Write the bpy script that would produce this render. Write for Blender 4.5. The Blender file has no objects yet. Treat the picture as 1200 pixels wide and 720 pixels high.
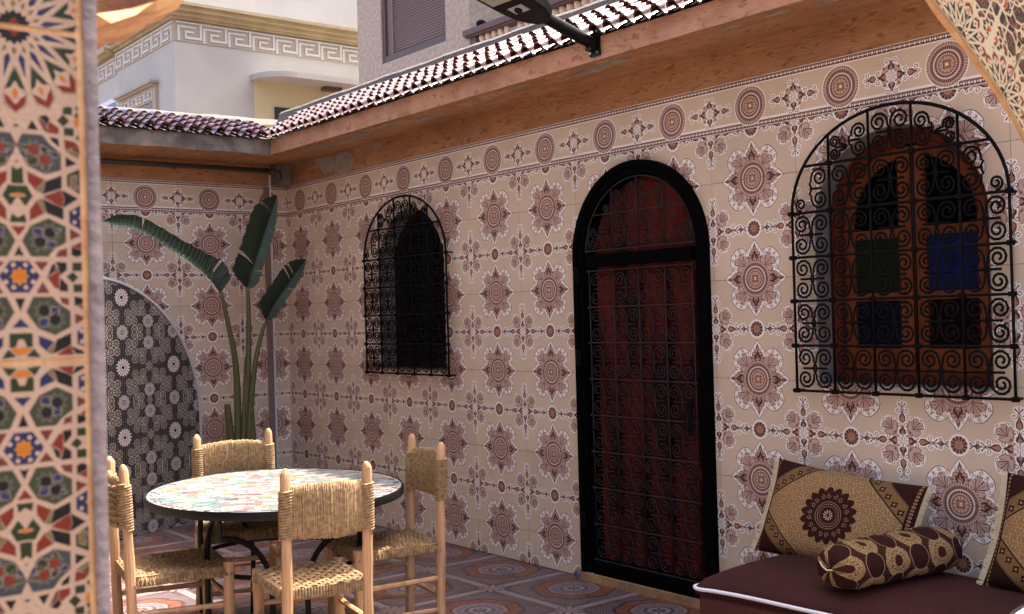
import bpy, bmesh, math, random
import numpy as np
from mathutils import Vector, Matrix
PI = math.pi
sc = bpy.context.scene
C = sc.collection
random.seed(11)
# ---------------------------------------------------------------- camera
cam = bpy.data.objects.new('camera', bpy.data.cameras.new('camera')); C.objects.link(cam); sc.camera = cam
CP = Vector((8.544, -4.3745, 1.552))
_r = Vector((.62273692, .78192398, -.0281714)); _u = Vector((.02408861, .01682819, .99956818)); _f = Vector((-.7820604, .62314662, .00835592))
M = Matrix((_r, _u, -_f)).transposed().to_4x4(); M.translation = CP; cam.matrix_world = M
cam.data.sensor_width = 36; cam.data.lens = 1295.5/1200*36
cam.data.clip_start = .05; cam.data.clip_end = 500
cam.data.dof.use_dof = True; cam.data.dof.focus_distance = 5.2; cam.data.dof.aperture_fstop = 9.5
# ---------------------------------------------------------------- world, sun, exposure
SUN = Vector((.03, .44, 1.0)).normalized()
el = math.asin(SUN.z); az = math.atan2(SUN.x, SUN.y)
w = bpy.data.worlds.new('World'); sc.world = w; w.use_nodes = True
nt = w.node_tree; bg = nt.nodes['Background']; sky = nt.nodes.new('ShaderNodeTexSky'); sky.sky_type = 'NISHITA'
sky.sun_disc = False; sky.sun_elevation = el; sky.sun_rotation = az; sky.dust_density = 6.0; sky.air_density = .9; sky.ozone_density = .4
nt.links.new(sky.outputs[0], bg.inputs[0]); bg.inputs[1].default_value = .13
sl = bpy.data.lights.new('sun', 'SUN'); sl.energy = 3.3; sl.angle = math.radians(.53); sl.color = (1, .95, .86)
so = bpy.data.objects.new('sun', sl); C.objects.link(so); so.rotation_euler = SUN.to_track_quat('Z', 'Y').to_euler()
sc.view_settings.view_transform = 'Standard'; sc.view_settings.look = 'None'; sc.view_settings.gamma = 1; sc.view_settings.exposure = 2.35
# ---------------------------------------------------------------- printed patterns (drawn with numpy, used as flat print on tiles and cloth)
class Canvas:
    """paints in millimetres on an RGB array (row 0 = bottom)"""
    def __init__(s, x0, y0, x1, y1, k, bg):
        s.x0, s.y0, s.k = x0, y0, k
        s.W, s.H = int(round((x1-x0)*k)), int(round((y1-y0)*k))
        s.a = np.empty((s.H, s.W, 3), np.float32); s.a[:] = bg
    def grid(s, bx0, by0, bx1, by1):
        i0 = max(0, int((bx0-s.x0)*s.k)-2); i1 = min(s.W, int((bx1-s.x0)*s.k)+3)
        j0 = max(0, int((by0-s.y0)*s.k)-2); j1 = min(s.H, int((by1-s.y0)*s.k)+3)
        if i1 <= i0 or j1 <= j0: return None
        X, Y = np.meshgrid((np.arange(i0, i1)+.5)/s.k+s.x0, (np.arange(j0, j1)+.5)/s.k+s.y0)
        return (slice(j0, j1), slice(i0, i1)), X, Y
    def put(s, sl, d, col):
        m = np.clip(.5-d*s.k, 0, 1)[..., None]
        s.a[sl] = s.a[sl]*(1-m)+np.array(col, np.float32)*m
    def disc(s, cx, cy, r, col, ry=None):
        ry = ry or r; g = s.grid(cx-r, cy-ry, cx+r, cy+ry)
        if g: s.put(g[0], (np.hypot((g[1]-cx)/r, (g[2]-cy)/ry)-1)*min(r, ry), col)
    def ring(s, cx, cy, r, w, col):
        g = s.grid(cx-r-w, cy-r-w, cx+r+w, cy+r+w)
        if g: s.put(g[0], np.abs(np.hypot(g[1]-cx, g[2]-cy)-r)-w/2, col)
    def polar(s, cx, cy, fn, rmax, col):
        g = s.grid(cx-rmax, cy-rmax, cx+rmax, cy+rmax)
        if g:
            x, y = g[1]-cx, g[2]-cy
            s.put(g[0], (np.hypot(x, y)-fn(np.arctan2(y, x)))*.8, col)
    def stroke(s, P, w, col):
        P = np.array(P, float); h = w/2 if np.isscalar(w) else None
        ww = w if h is None else None
        m = (max(ww) if ww is not None else w)
        g = s.grid(P[:, 0].min()-m, P[:, 1].min()-m, P[:, 0].max()+m, P[:, 1].max()+m)
        if not g: return
        D = np.full(g[1].shape, 1e9)
        for i in range(len(P)-1):
            a, b = P[i], P[i+1]; ab = b-a; L = ab@ab
            if L < 1e-9: continue
            t = np.clip(((g[1]-a[0])*ab[0]+(g[2]-a[1])*ab[1])/L, 0, 1)
            d = np.hypot(g[1]-a[0]-t*ab[0], g[2]-a[1]-t*ab[1])
            d = d-(h if h is not None else (ww[i]+(ww[i+1]-ww[i])*t)/2)
            D = np.minimum(D, d)
        s.put(g[0], D, col)
    def poly(s, P, col, grow=0):
        P = np.array(P, float)
        g = s.grid(P[:, 0].min()-grow, P[:, 1].min()-grow, P[:, 0].max()+grow, P[:, 1].max()+grow)
        if not g: return
        X, Y = g[1], g[2]; D = np.full(X.shape, 1e9); ins = np.zeros(X.shape, bool)
        n = len(P)
        for i in range(n):
            a, b = P[i], P[(i+1) % n]; ab = b-a; L = ab@ab+1e-9
            t = np.clip(((X-a[0])*ab[0]+(Y-a[1])*ab[1])/L, 0, 1)
            D = np.minimum(D, np.hypot(X-a[0]-t*ab[0], Y-a[1]-t*ab[1]))
            c = (a[1] > Y) != (b[1] > Y)
            with np.errstate(divide='ignore', invalid='ignore'):
                ins ^= c & (X < (b[0]-a[0])*(Y-a[1])/(b[1]-a[1]+1e-12)+a[0])
        s.put(g[0], np.where(ins, -D, D)-grow, col)
    def star(s, cx, cy, r, n, col, q=.55, rot=0):
        s.poly([(cx+(r if i % 2 == 0 else r*q)*math.cos(rot+i*PI/n), cy+(r if i % 2 == 0 else r*q)*math.sin(rot+i*PI/n)) for i in range(2*n)], col)

def curl(cx, cy, r, a0, turns, sgn=1, n=26, end=.25):
    return [(cx+r*(1-(1-end)*i/n)*math.cos(a0+sgn*2*PI*turns*i/n), cy+r*(1-(1-end)*i/n)*math.sin(a0+sgn*2*PI*turns*i/n)) for i in range(n+1)]

C_BG, C_HALO, C_DK, C_MID, C_TAN = (.85,.755,.66), (.98,.94,.90), (.33,.14,.125), (.62,.475,.43), (.70,.51,.40)
C_LT = (.80,.66,.58)
def palmette(c, ox, oy, a, L, W, halo=None):
    """pointed leaf-shaped bud from (ox,oy) in direction a"""
    ca, sa = math.cos(a), math.sin(a); T = lambda x, y: (ox+x*ca-y*sa, oy+x*sa+y*ca)
    sh = [(0,0),(.12,.32),(.3,.5),(.5,.42),(.66,.2),(1,0),(.66,-.2),(.5,-.42),(.3,-.5),(.12,-.32)]
    if halo: c.poly([T(x*L, y*W) for x, y in sh], halo, 6); return
    c.poly([T(x*L, y*W) for x, y in sh], C_DK)
    c.poly([T(x*L*.66+L*.04, y*W*.62) for x, y in sh], C_MID)
    c.poly([T(x*L*.4+L*.08, y*W*.3) for x, y in sh], C_LT)
def tbud(c, ox, oy, a, L, W, halo=None):
    ca, sa = math.cos(a), math.sin(a); T = lambda x, y: (ox+x*ca-y*sa, oy+x*sa+y*ca)
    sh = [(0,.08),(.16,.5),(.45,.5),(.7,.2),(1,.03),(1,-.03),(.7,-.2),(.45,-.5),(.16,-.5),(0,-.08)]
    if halo: c.poly([T(x*L, y*W) for x, y in sh], halo, 6); return
    c.poly([T(x*L, y*W) for x, y in sh], C_DK)
    c.poly([T(x*L*.66+L*.06, y*W*.7) for x, y in sh], C_TAN)
def scrollpair(c, ox, oy, a, d, r, halo=None, w=2.6, sg=1):
    """two curls either side of the axis a, d along it"""
    ca, sa = math.cos(a), math.sin(a)
    for m in (1, -1):
        P = [(d-sg*1.2*r, 2*m), (d-sg*.6*r, 5*m)]+[(d+x, (r+7)*m+m*y) for x, y in curl(0, 0, r, -PI/2-.2 if sg > 0 else -PI/2+.2, .95, 1 if sg > 0 else -1)]
        Q = [(ox+x*ca-y*sa, oy+x*sa+y*ca) for x, y in P]
        if halo: c.stroke(Q, w+12, halo)
        else:
            c.stroke(Q, w, C_DK); e = Q[-1]; c.disc(e[0], e[1], 2.6, C_DK)
def fan(c, ox, oy, a, R, halo=None):
    """little half-round fan with three scroll tips, pointing in direction a"""
    ca, sa = math.cos(a), math.sin(a); T = lambda x, y: (ox+x*ca-y*sa, oy+x*sa+y*ca)
    if halo:
        q = T(R*.45, 0); c.disc(q[0], q[1], R*.82+3, halo); return
    q = T(R*.35, 0)
    c.disc(q[0], q[1], R*.80, C_MID); c.disc(q[0], q[1], R*.70, (.80,.67,.61))
    for i in range(7):
        t = -1.5+i*.5; p = T(R*.02, 0); e = T(R*.35+R*.56*math.cos(t), R*.56*math.sin(t))
        c.stroke([p, e], [1.5, 4.8], C_DK if i % 2 else C_MID)
    for t, rr in ((0, .3), (1.15, .3), (-1.15, .3)):
        e = T(R*.35+R*.82*math.cos(t), R*.82*math.sin(t))
        c.disc(e[0], e[1], R*.22, C_HALO)
        c.stroke(curl(e[0], e[1], R*.2, a+t+PI*.9, 1.0, 1 if t >= 0 else -1, 14), 2.3, C_DK)
def rings(c, cx, cy, R):
    for r, w, col in ((1., 0, C_MID),):
        c.disc(cx, cy, R, C_MID)
    c.ring(cx, cy, R*.985, 2.2, C_DK); c.ring(cx, cy, R*.88, R*.05, C_LT)
    n = 44
    for i in range(n):
        a = 2*PI*(i+.5)/n; c.disc(cx+R*.95*math.cos(a), cy+R*.95*math.sin(a), R*.028, C_HALO)
        c.stroke([(cx+R*.74*math.cos(a), cy+R*.74*math.sin(a)), (cx+R*.81*math.cos(a), cy+R*.81*math.sin(a))], R*.05, C_DK)
    c.ring(cx, cy, R*.655, R*.045, C_HALO); c.disc(cx, cy, R*.62, C_MID)
    for i in range(30):
        a = 2*PI*i/30; c.disc(cx+R*.55*math.cos(a), cy+R*.55*math.sin(a), R*.034, C_DK)
        c.disc(cx+R*.47*math.cos(a+.1), cy+R*.47*math.sin(a+.1), R*.026, C_HALO)
    c.disc(cx, cy, R*.40, C_LT)
    for i in range(12):
        a = 2*PI*i/12; c.stroke([(cx+R*.2*math.cos(a), cy+R*.2*math.sin(a)), (cx+R*.36*math.cos(a), cy+R*.36*math.sin(a))], [2, 8], C_TAN)
    c.ring(cx, cy, R*.40, 2.2, C_DK); c.star(cx, cy, R*.27, 4, C_DK, .7, PI/4); c.star(cx, cy, R*.21, 4, C_TAN, .75, PI/4); c.disc(cx, cy, R*.07, C_HALO)

def med_r(t, k=1.0, off=0):
    t = np.abs((t+PI) % (PI/2)); t = np.minimum(t, PI/2-t)*180/PI
    return np.interp(t, [0,3,7,11,15,18.5,20.5,22.5,26,32,38,45], [195,185,173,162,151,141,134,150,170,184,189,189])*k+off
def crossfig(c, cx, cy, halo, arm=1.0, border=False):
    for q in range(4):
        a = q*PI/2
        if halo:
            c.disc(cx, cy, 62, C_HALO); c.disc(cx, cy, 54, (.80,.67,.61))
            palmette(c, cx+12*math.cos(a), cy+12*math.sin(a), a, 62, 40, C_HALO)
        if not halo:
            palmette(c, cx+20*math.cos(a), cy+20*math.sin(a), a, 54, 36)
        scrollpair(c, cx, cy, a, 66, 13, C_HALO if halo else None)
        if not border or q % 2 == 0:
            tbud(c, cx+78*math.cos(a), cy+78*math.sin(a), a, 62*arm, 30, C_HALO if halo else None)
            if not border and q % 2 == 0:
                xx = lambda d_: cx+d_*math.cos(a)
                palmette(c, xx(172), cy, a, 30, 24, C_HALO if halo else None); scrollpair(c, cx, cy, a, 178, 10, C_HALO if halo else None)
                for m in (1, -1):
                    if halo: c.stroke([(xx(196), cy), (xx(216), cy+10*m)], 16, C_HALO)
                    else: c.stroke([(xx(198), cy+1*m), (xx(214), cy+11*m)], [2, 6], C_DK); c.stroke([(xx(140), cy), (xx(220), cy)], 3, C_DK)
            scrollpair(c, cx, cy, a, 78+56*arm, 13, C_HALO if halo else None, sg=-1)
        if not border:
            L = 78+62*arm+6; ax, ay = math.cos(a), math.sin(a)
            for t in (-.75, 0, .75):
                e = (cx+L*ax+24*math.cos(a+t), cy+L*ay+24*math.sin(a+t)); b = (cx+L*ax, cy+L*ay)
                if halo: c.stroke([b, e], 20, C_HALO)
                else: c.stroke([b, e], [2, 6], C_DK if t else C_MID)
        d = a+PI/4
        if not border:
            fan(c, cx+70*math.cos(d), cy+70*math.sin(d), d, 50, C_HALO if halo else None)
    if not halo:
        c.disc(cx, cy, 30, C_HALO)
        for q in range(8):
            a = q*PI/4+PI/8
            c.stroke([(cx+8*math.cos(q*PI/4), cy+8*math.sin(q*PI/4)), (cx+28*math.cos(q*PI/4), cy+28*math.sin(q*PI/4))], [2, 11], C_DK)
            c.stroke([(cx+12*math.cos(q*PI/4), cy+12*math.sin(q*PI/4)), (cx+26*math.cos(q*PI/4), cy+26*math.sin(q*PI/4))], [2, 7], C_HALO)
        for q in range(4):
            d = q*PI/2+PI/4; e = (cx+52*math.cos(d), cy+52*math.sin(d))
            c.star(e[0], e[1], 11, 4, C_MID, .5, 0); c.disc(e[0], e[1], 3, C_DK)
def mirror4(c):
    a = np.concatenate([c.a[:, ::-1], c.a], 1)      # x = -w..w
    return a
def img_wall():
    w, h = 263.45, 250.0
    c = Canvas(0, 0, w, h, 1.5, C_BG)
    # medallion at (0,0)
    c.polar(0, 0, lambda t: med_r(t, 1, 7), 210, (.86,.765,.69)); c.polar(0, 0, lambda t: med_r(t), 200, C_DK)
    c.polar(0, 0, lambda t: med_r(t, 1, -3.2), 200, C_HALO)
    c.polar(0, 0, lambda t: med_r(t, .86, -5), 200, (.77,.63,.575))
    for i in range(96):
        a_ = i*PI/192; r_ = float(med_r(np.array(a_), .86, -5)); c.disc(r_*math.cos(a_), r_*math.sin(a_), 2.2, C_DK if i % 2 else C_HALO)
    for q in range(4):
        a = q*PI/2; d = a+PI/4
        fan(c, 90*math.cos(d), 90*math.sin(d), d, 60)
        palmette(c, 84*math.cos(a), 84*math.sin(a), a, 62, 46)
        scrollpair(c, 0, 0, a, 122, 16, None, 3)
        palmette(c, 142*math.cos(a), 142*math.sin(a), a, 40, 20)
        for m in (1, -1):
            e_ = (168*math.cos(d+m*.20), 168*math.sin(d+m*.20)); c.stroke(curl(e_[0], e_[1], 10, d+m*.5, 1.1, -m, 14), 2.6, C_DK)
            e_ = (150*math.cos(d+m*.42), 150*math.sin(d+m*.42)); c.stroke(curl(e_[0], e_[1], 7, d+m*.5, 1.1, m, 12), 2.2, C_MID)
        c.star(174*math.cos(d), 174*math.sin(d), 8, 4, C_MID, .5, d)
        for m in (1, -1): c.stroke(curl(150*math.cos(a+m*.13), 150*math.sin(a+m*.13), 9, a, 1.0, m, 12), 2.4, C_MID)
        for m in (1, -1):
            t = a+m*.34; c.star(110*math.cos(t), 110*math.sin(t), 12, 4, C_MID, .5); c.disc(110*math.cos(t), 110*math.sin(t), 3, C_DK)
    rings(c, 0, 0, 93)
    # cross at (w,h) and round at (0,h)
    crossfig(c, w, h, True); crossfig(c, w, h, False)
    c.disc(0, h, 47, C_HALO); c.disc(0, h, 37, C_MID)
    for i in range(12):
        a = 2*PI*(i+.5)/12; c.stroke([(25*math.cos(a), h+25*math.sin(a)), (34*math.cos(a), h+34*math.sin(a))], [6, 9], C_DK)
    c.disc(0, h, 21, C_TAN); c.ring(0, h, 21, 2, C_DK); c.star(0, h, 15, 4, C_MID, .5)
    full = np.concatenate([c.a[:, ::-1], c.a], 1)
    return np.concatenate([full, full[::-1]], 0)    # x -w..w, z 0..500
def img_border():
    w, z0, z1 = 263.45, -130.0, 120.0
    c = Canvas(0, z0, w, z1, 1.5, C_BG)
    for zz, s in ((90, 1), (-126, -1)):
        b0, b1 = (zz, zz+30) if s > 0 else (zz, zz+30)
        c.poly([(-5, b0-6), (w+5, b0-6), (w+5, b1+8), (-5, b1+8)], C_HALO)
        c.poly([(-5, b0), (w+5, b0), (w+5, b1-4), (-5, b1-4)], C_DK)
        c.poly([(-5, b0+3), (w+5, b0+3), (w+5, b1-7), (-5, b1-7)], C_MID)
        for i in range(11):
            x = 12+i*24.4; y = (b0+b1)/2-3
            c.poly([(x-9, y-7), (x+9, y-7), (x+5, y+7), (x-5, y+7)], C_DK)
            c.disc(x-12.2, y, 5.5, C_HALO); c.disc(x, y+1, 4, C_HALO)
    H = True
    for H in (True, False):
        crossfig(c, w, -18, H, .82, True)
    c.disc(0, -18, 100, C_HALO); rings(c, 0, -18, 92)
    for i in range(48):
        a = 2*PI*i/48; c.disc(91*math.cos(a), -18+91*math.sin(a), 5, C_MID)
    return np.concatenate([c.a[:, ::-1], c.a], 1)
ZC = dict(r=(.52,.17,.10), g=(.17,.21,.10), b=(.15,.17,.36), k=(.10,.07,.07), o=(.83,.48,.12), t=(.50,.42,.30), h=(.26,.27,.20), w=(.82,.68,.62), p=(.46,.20,.17), u=(.27,.27,.30))
ZP = [
 (120,'b',[(0,70),(50,90),(80,150),(0,150)]),(120,'g',[(0,170),(40,165),(100,205),(0,210)]),(120,'k',[(175,215),(205,160),(240,220)]),
 (120,'k',[(250,100),(290,92),(330,130),(325,205),(300,160)]),(120,'r',[(335,155),(400,200),(398,238),(318,235)]),(120,'p',[(255,140),(295,165),(318,232),(300,225)]),
 (120,'g',[(445,30),(505,30),(505,80),(445,80)]),(120,'g',[(440,95),(480,135),(440,175),(400,140)]),(120,'g',[(450,195),(515,195),(515,245),(450,245)]),
 (120,'g',[(580,225),(610,260),(580,300),(540,262)]),(120,'g',[(540,25),(600,25),(570,65)]),(120,'*o',(570,140,52)),
 (120,'u',[(130,265),(275,265),(330,330),(410,395),(410,520),(295,555),(170,500),(90,350)]),(120,'g',[(160,410),(240,430),(240,490),(175,490)]),(120,'g',[(110,350),(180,340),(180,380),(150,375)]),
 (120,'g',[(270,340),(320,370),(310,410),(270,400)]),(120,'g',[(280,490),(330,490),(300,545)]),(120,'b',[(110,400),(150,400),(150,450)]),(120,'b',[(330,380),(400,400),(370,430)]),(120,'*r',(212,375,44)),(120,'*r',(292,450,44)),
 (120,'k',[(0,255),(75,260),(0,365)]),(120,'r',[(0,375),(90,475),(0,475)]),(120,'k',[(345,275),(395,285),(400,335),(355,300)]),
 (120,'r',[(450,290),(520,300),(560,345),(455,352)]),(120,'k',[(500,352),(622,360),(580,420),(545,378)]),(120,'t',[(462,370),(530,375),(570,425),(500,395)]),(120,'k',[(458,425),(525,465),(458,490)]),
 (120,'g',[(465,560),(600,490),(640,530),(640,700),(560,700),(465,640)]),(120,'t',[(490,575),(530,560),(535,665),(490,650)]),(120,'*b',(588,615,55)),
 (120,'g',[(60,560),(120,520),(125,635),(50,640),(30,600)]),(120,'t',[(0,650),(50,655),(90,680),(0,700)]),(120,'g',[(80,715),(130,665),(185,725)]),(120,'r',[(165,555),(290,610),(230,690),(170,620)]),(120,'t',[(232,680),(292,612),(270,705)]),
 (120,'k',[(300,620),(412,572),(412,660),(275,708)]),
 (220,'g',[(80,10),(150,5),(190,80),(140,150),(90,80)]),(220,'o',[(0,50),(60,60),(135,76),(60,90),(0,95)]),(220,'r',[(225,120),(282,200),(175,258),(178,185)]),(220,'t',[(240,110),(275,100),(300,190),(282,200)]),
 (220,'r',[(282,80),(405,30),(435,85),(420,158)]),(220,'k',[(420,30),(532,85),(430,150),(442,85)]),(220,'k',[(275,105),(420,168),(420,245),(302,200)]),
 (220,'b',[(0,165),(48,200),(0,232)]),(220,'g',[(50,275),(130,225),(140,277)]),(220,'r',[(0,330),(130,315),(65,402),(0,360)]),(220,'k',[(20,420),(65,430),(112,532),(80,522)]),
 (220,'h',[(310,250),(435,310),(435,425),(340,480),(300,535),(175,535),(115,420),(180,310)]),(220,'b',[(195,330),(260,330),(265,385),(205,385)]),(220,'b',[(300,430),(360,430),(350,470),(290,465)]),(220,'b',[(350,325),(400,330),(370,355)]),
 (220,'@k',(318,357,37)),(220,'@k',(243,427,37)),
 (220,'b',[(475,190),(600,115),(640,150),(640,320),(590,340),(475,275)]),(220,'@w',(510,190,16)),(220,'@w',(510,270,16)),(220,'@w',(605,150,18)),(220,'@w',(603,315,18)),(220,'*o',(600,235,56)),
 (220,'p',[(478,330),(550,370),(478,402)]),(220,'k',[(488,460),(580,470),(602,500),(522,536),(485,522)]),(220,'r',[(500,458),(600,408),(642,480),(560,480)]),(220,'p',[(440,480),(440,535),(365,535),(390,495)]),
 (220,'p',[(205,585),(295,585),(250,642)]),(220,'k',[(365,585),(435,590),(435,640),(385,680),(380,620)]),(220,'r',[(350,600),(376,660),(376,720),(290,702)]),(220,'k',[(330,610),(350,600),(345,650),(305,680)]),
 (220,'g',[(490,590),(555,590),(555,645),(490,645)]),(220,'g',[(610,545),(650,590),(610,625),(575,590)]),(220,'g',[(485,665),(520,700),(485,735),(445,695)]),(220,'*r',(612,692,56)),
 (220,'b',[(15,580),(150,580),(228,690),(150,810),(15,810)]),(220,'@w',(40,605,18)),(220,'@w',(130,605,18)),(220,'@w',(185,650,18)),(220,'@w',(185,735,18)),(220,'@w',(130,775,18)),(220,'@w',(40,775,18)),(220,'*o',(85,692,66)),
 (320,'p',[(215,160),(255,90),(297,160)]),(320,'r',[(300,50),(376,0),(376,130),(350,120)]),(320,'k',[(395,60),(440,110),(440,150),(385,145)]),
 (320,'g',[(495,105),(560,105),(560,155),(495,155)]),(320,'g',[(620,130),(652,165),(620,197),(585,160)]),(320,'p',[(390,205),(445,215),(445,257),(400,240)]),(320,'k',[(500,200),(600,225),(570,245),(500,262)]),
 (320,'r',[(525,268),(655,265),(655,310),(600,322)]),(320,'k',[(0,210),(115,210),(75,310),(0,310)]),(320,'b',[(0,380),(65,345),(137,420),(50,420)]),
 (320,'h',[(185,200),(325,200),(380,260),(455,310),(455,425),(340,485),(215,430),(135,310)]),(320,'b',[(310,280),(370,285),(365,330),(320,330)]),(320,'b',[(225,365),(290,365),(290,415),(230,415)]),(320,'@k',(262,300,38)),(320,'@k',(343,371,38)),
 (320,'p',[(502,335),(575,365),(502,402)]),(320,'b',[(515,470),(630,395),(655,420),(655,605),(620,605),(515,560)]),(320,'@w',(545,465,17)),(320,'@w',(545,548,17)),(320,'@w',(630,425,17)),(320,'@w',(632,585,17)),(320,'*o',(625,505,55)),
 (320,'g',[(35,475),(165,475),(165,570),(130,570),(110,510),(40,512)]),(320,'o',[(60,602),(110,580),(157,590),(100,632)]),(320,'o',[(0,480),(22,510),(0,545)]),(320,'g',[(130,642),(180,595),(218,652)]),
 (320,'b',[(220,500),(330,545),(280,612),(225,560)]),(320,'t',[(332,550),(312,632),(282,612)]),(320,'k',[(355,530),(456,485),(456,572),(325,627)]),(320,'r',[(360,640),(455,580),(472,642)]),(320,'k',[(470,590),(572,637),(500,637)])]
def img_zellij(tint=(.70,.69,.63)):
    """x: 13..103, y: 36.5..425.5 (picture units of .77 mm), y flipped"""
    c = Canvas(13, -425.5, 103, -36.5, 5.0, ZC['w'])
    Z = lambda x, y, o: (x/6.545, -(o+y/6.545))
    for o, k, P in ZP:
        if k[0] == '*':
            x, y = Z(P[0], P[1], o); r = P[2]/6.545; c.star(x, y, r*1.12, 8, tuple(v*.85+.12 for v in ZC[k[1]]), .72); c.star(x, y, r*.92, 8, ZC[k[1]], .72)
        elif k[0] == '@':
            x, y = Z(P[0], P[1], o); c.disc(x, y, P[2]/6.545, ZC[k[1]])
        else:
            Q = [Z(x, y, o) for x, y in P]
            c.poly(Q, (.52,.42,.37), 1.5); c.poly(Q, ZC['w'], 1.2); c.poly(Q, ZC[k], .7)
    for o, x, y in ((120, 212, 375), (120, 292, 450), (220, 318, 357), (220, 243, 427), (320, 262, 300), (320, 343, 371)):
        px_, py_ = Z(x, y, o)
        for q in range(8):
            a = q*PI/4+.2; c.stroke([(px_+7.2*math.cos(a), py_+7.2*math.sin(a)), (px_+12*math.cos(a+.22), py_+12*math.sin(a+.22)), (px_+7.2*math.cos(a+.78), py_+7.2*math.sin(a+.78))], .55, (.62,.56,.52))
    for x, y in ((30, -128), (84, -133), (48, -121), (88, -112)):
        c.star(x, y, 4.5, 4, ZC['k'] if x < 60 else ZC['g'], .5, .4)
    # sixteen-fold rosette cut by the seam
    ox, oy = 13.7, -37.0
    pol = lambda r, a: (ox+r*math.sin(a), oy-r*math.cos(a))
    c.poly([(ox+104*math.sin(t), oy-104*math.cos(t)) for t in np.linspace(-PI/2, PI/2, 40)], ZC['w'])
    for i in range(-1, 5):
        for a, kite in ((PI/16+i*PI/8, 1), (i*PI/8, 0)):
            if kite:
                c.poly([pol(r, a+d) for r, d in ((29, 0), (35, .115), (61, 0), (35, -.115))], ZC['w'], .8)
                c.poly([pol(r, a+d) for r, d in ((30, 0), (37, .10), (60, 0), (37, -.10))], ZC['b'])
            else:
                c.poly([pol(r, a+d) for r, d in ((22, 0), (27, .09), (32, 0), (27, -.09))], ZC['t'])
                c.poly([pol(r, a+d) for r, d in ((46, 0), (78, .155), (90, .13), (99, 0), (90, -.13), (78, -.155))], (.45,.40,.34), 1.0)
                c.poly([pol(r, a+d) for r, d in ((46, 0), (78, .155), (90, .13), (99, 0), (90, -.13), (78, -.155))], ZC['w'], .3)
                c.poly([pol(r, a+d) for r, d in ((47, 0), (73, .15), (70, .06), (62, 0), (70, -.06), (73, -.15))], ZC['g'])
                c.poly([pol(r, a+d) for r, d in ((78, .15), (89, .12), (98, 0), (89, -.12), (78, -.15), (82, -.07), (89, 0), (82, .07))], ZC['r'])
                c.poly([pol(r, a+d) for r, d in ((70, 0), (76, .04), (84, 0), (76, -.04))], ZC['o'])
    c.star(ox, oy, 20, 16, ZC['k'], .8); c.star(ox, oy, 11, 4, ZC['r'], .6)
    a = c.a*np.array(tint, np.float32)
    a = np.concatenate([a[:, ::-1], a], 1)
    return a
def img_zellij_far():  # same tile in other light: lighter straps, darker cells put into the colour
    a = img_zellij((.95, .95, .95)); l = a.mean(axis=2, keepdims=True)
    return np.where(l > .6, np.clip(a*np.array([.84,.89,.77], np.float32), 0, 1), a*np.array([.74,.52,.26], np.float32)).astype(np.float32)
def img_fountain():
    c = Canvas(0, 0, 257.5, 257.5, 1.7, (.015,.02,.02))
    W, Bg = (.88,.82,.80), (.80,.75,.64)
    g = c.grid(0, 0, 258, 258); P = 17.167
    X, Y = g[1], g[2]
    fx = (X/P) % 1-.5; fy = (Y/P+.5*(np.floor(X/P) % 2)) % 1-.5
    c.put(g[0], (np.hypot(fx, fy)-.25)*P, (.80,.74,.72)); c.put(g[0], (np.hypot(fx, fy)-.16)*P, (.10,.07,.08))
    K = (.02,.025,.025)
    def flower(x, y, R, col, n=8, core=True):
        c.disc(x, y, R*1.1, K)
        for i in range(n):
            a = 2*PI*(i+.5)/n; px_, py_ = x+R*.74*math.cos(a), y+R*.74*math.sin(a)
            c.disc(px_, py_, R*.21, col); c.disc(px_, py_, R*.10, (.20,.08,.09))
            b_ = a+PI/n; c.disc(x+R*1.0*math.cos(b_), y+R*1.0*math.sin(b_), R*.09, col)
        c.ring(x, y, R*.44, R*.11, col)
        c.star(x, y, R*.30, n, col, .5); c.disc(x, y, R*.10, (.22,.10,.10))
    c.disc(0, 0, 70, (.05,.05,.05)); c.disc(0, 0, 54, W)
    for i in range(16):
        a = 2*PI*i/16; c.disc(59*math.cos(a), 59*math.sin(a), 7.5, W); c.disc(54*math.cos(a+.2), 54*math.sin(a+.2), 4, (.2,.12,.12))
    c.ring(0, 0, 44, 3, (.2,.1,.11)); c.ring(0, 0, 34, 2, (.25,.1,.12)); c.ring(0, 0, 26, 5, (.25,.1,.12)); c.disc(0, 0, 14, (.05,.03,.04))
    flower(0, 257.5, 54, W, 10); flower(257.5, 178, 52, W, 10); flower(257.5, 0, 40, Bg, 6)
    flower(257.5, 257.5, 30, Bg, 6)
    for x, y in ((55, 118), (118, 55), (110, 118), (165, 105), (62, 178), (120, 178), (172, 228), (195, 48), (120, 236), (205, 105)):
        for i in range(10):
            a = 2*PI*i/10; c.disc(x+27*math.cos(a), y+27*math.sin(a), 4.6, W)
        flower(x, y, 17, Bg, 6, False); c.disc(x, y, 8, (.62,.55,.40))
    a = np.concatenate([c.a[:, ::-1], c.a], 1); return np.concatenate([a[::-1], a], 0)
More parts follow.
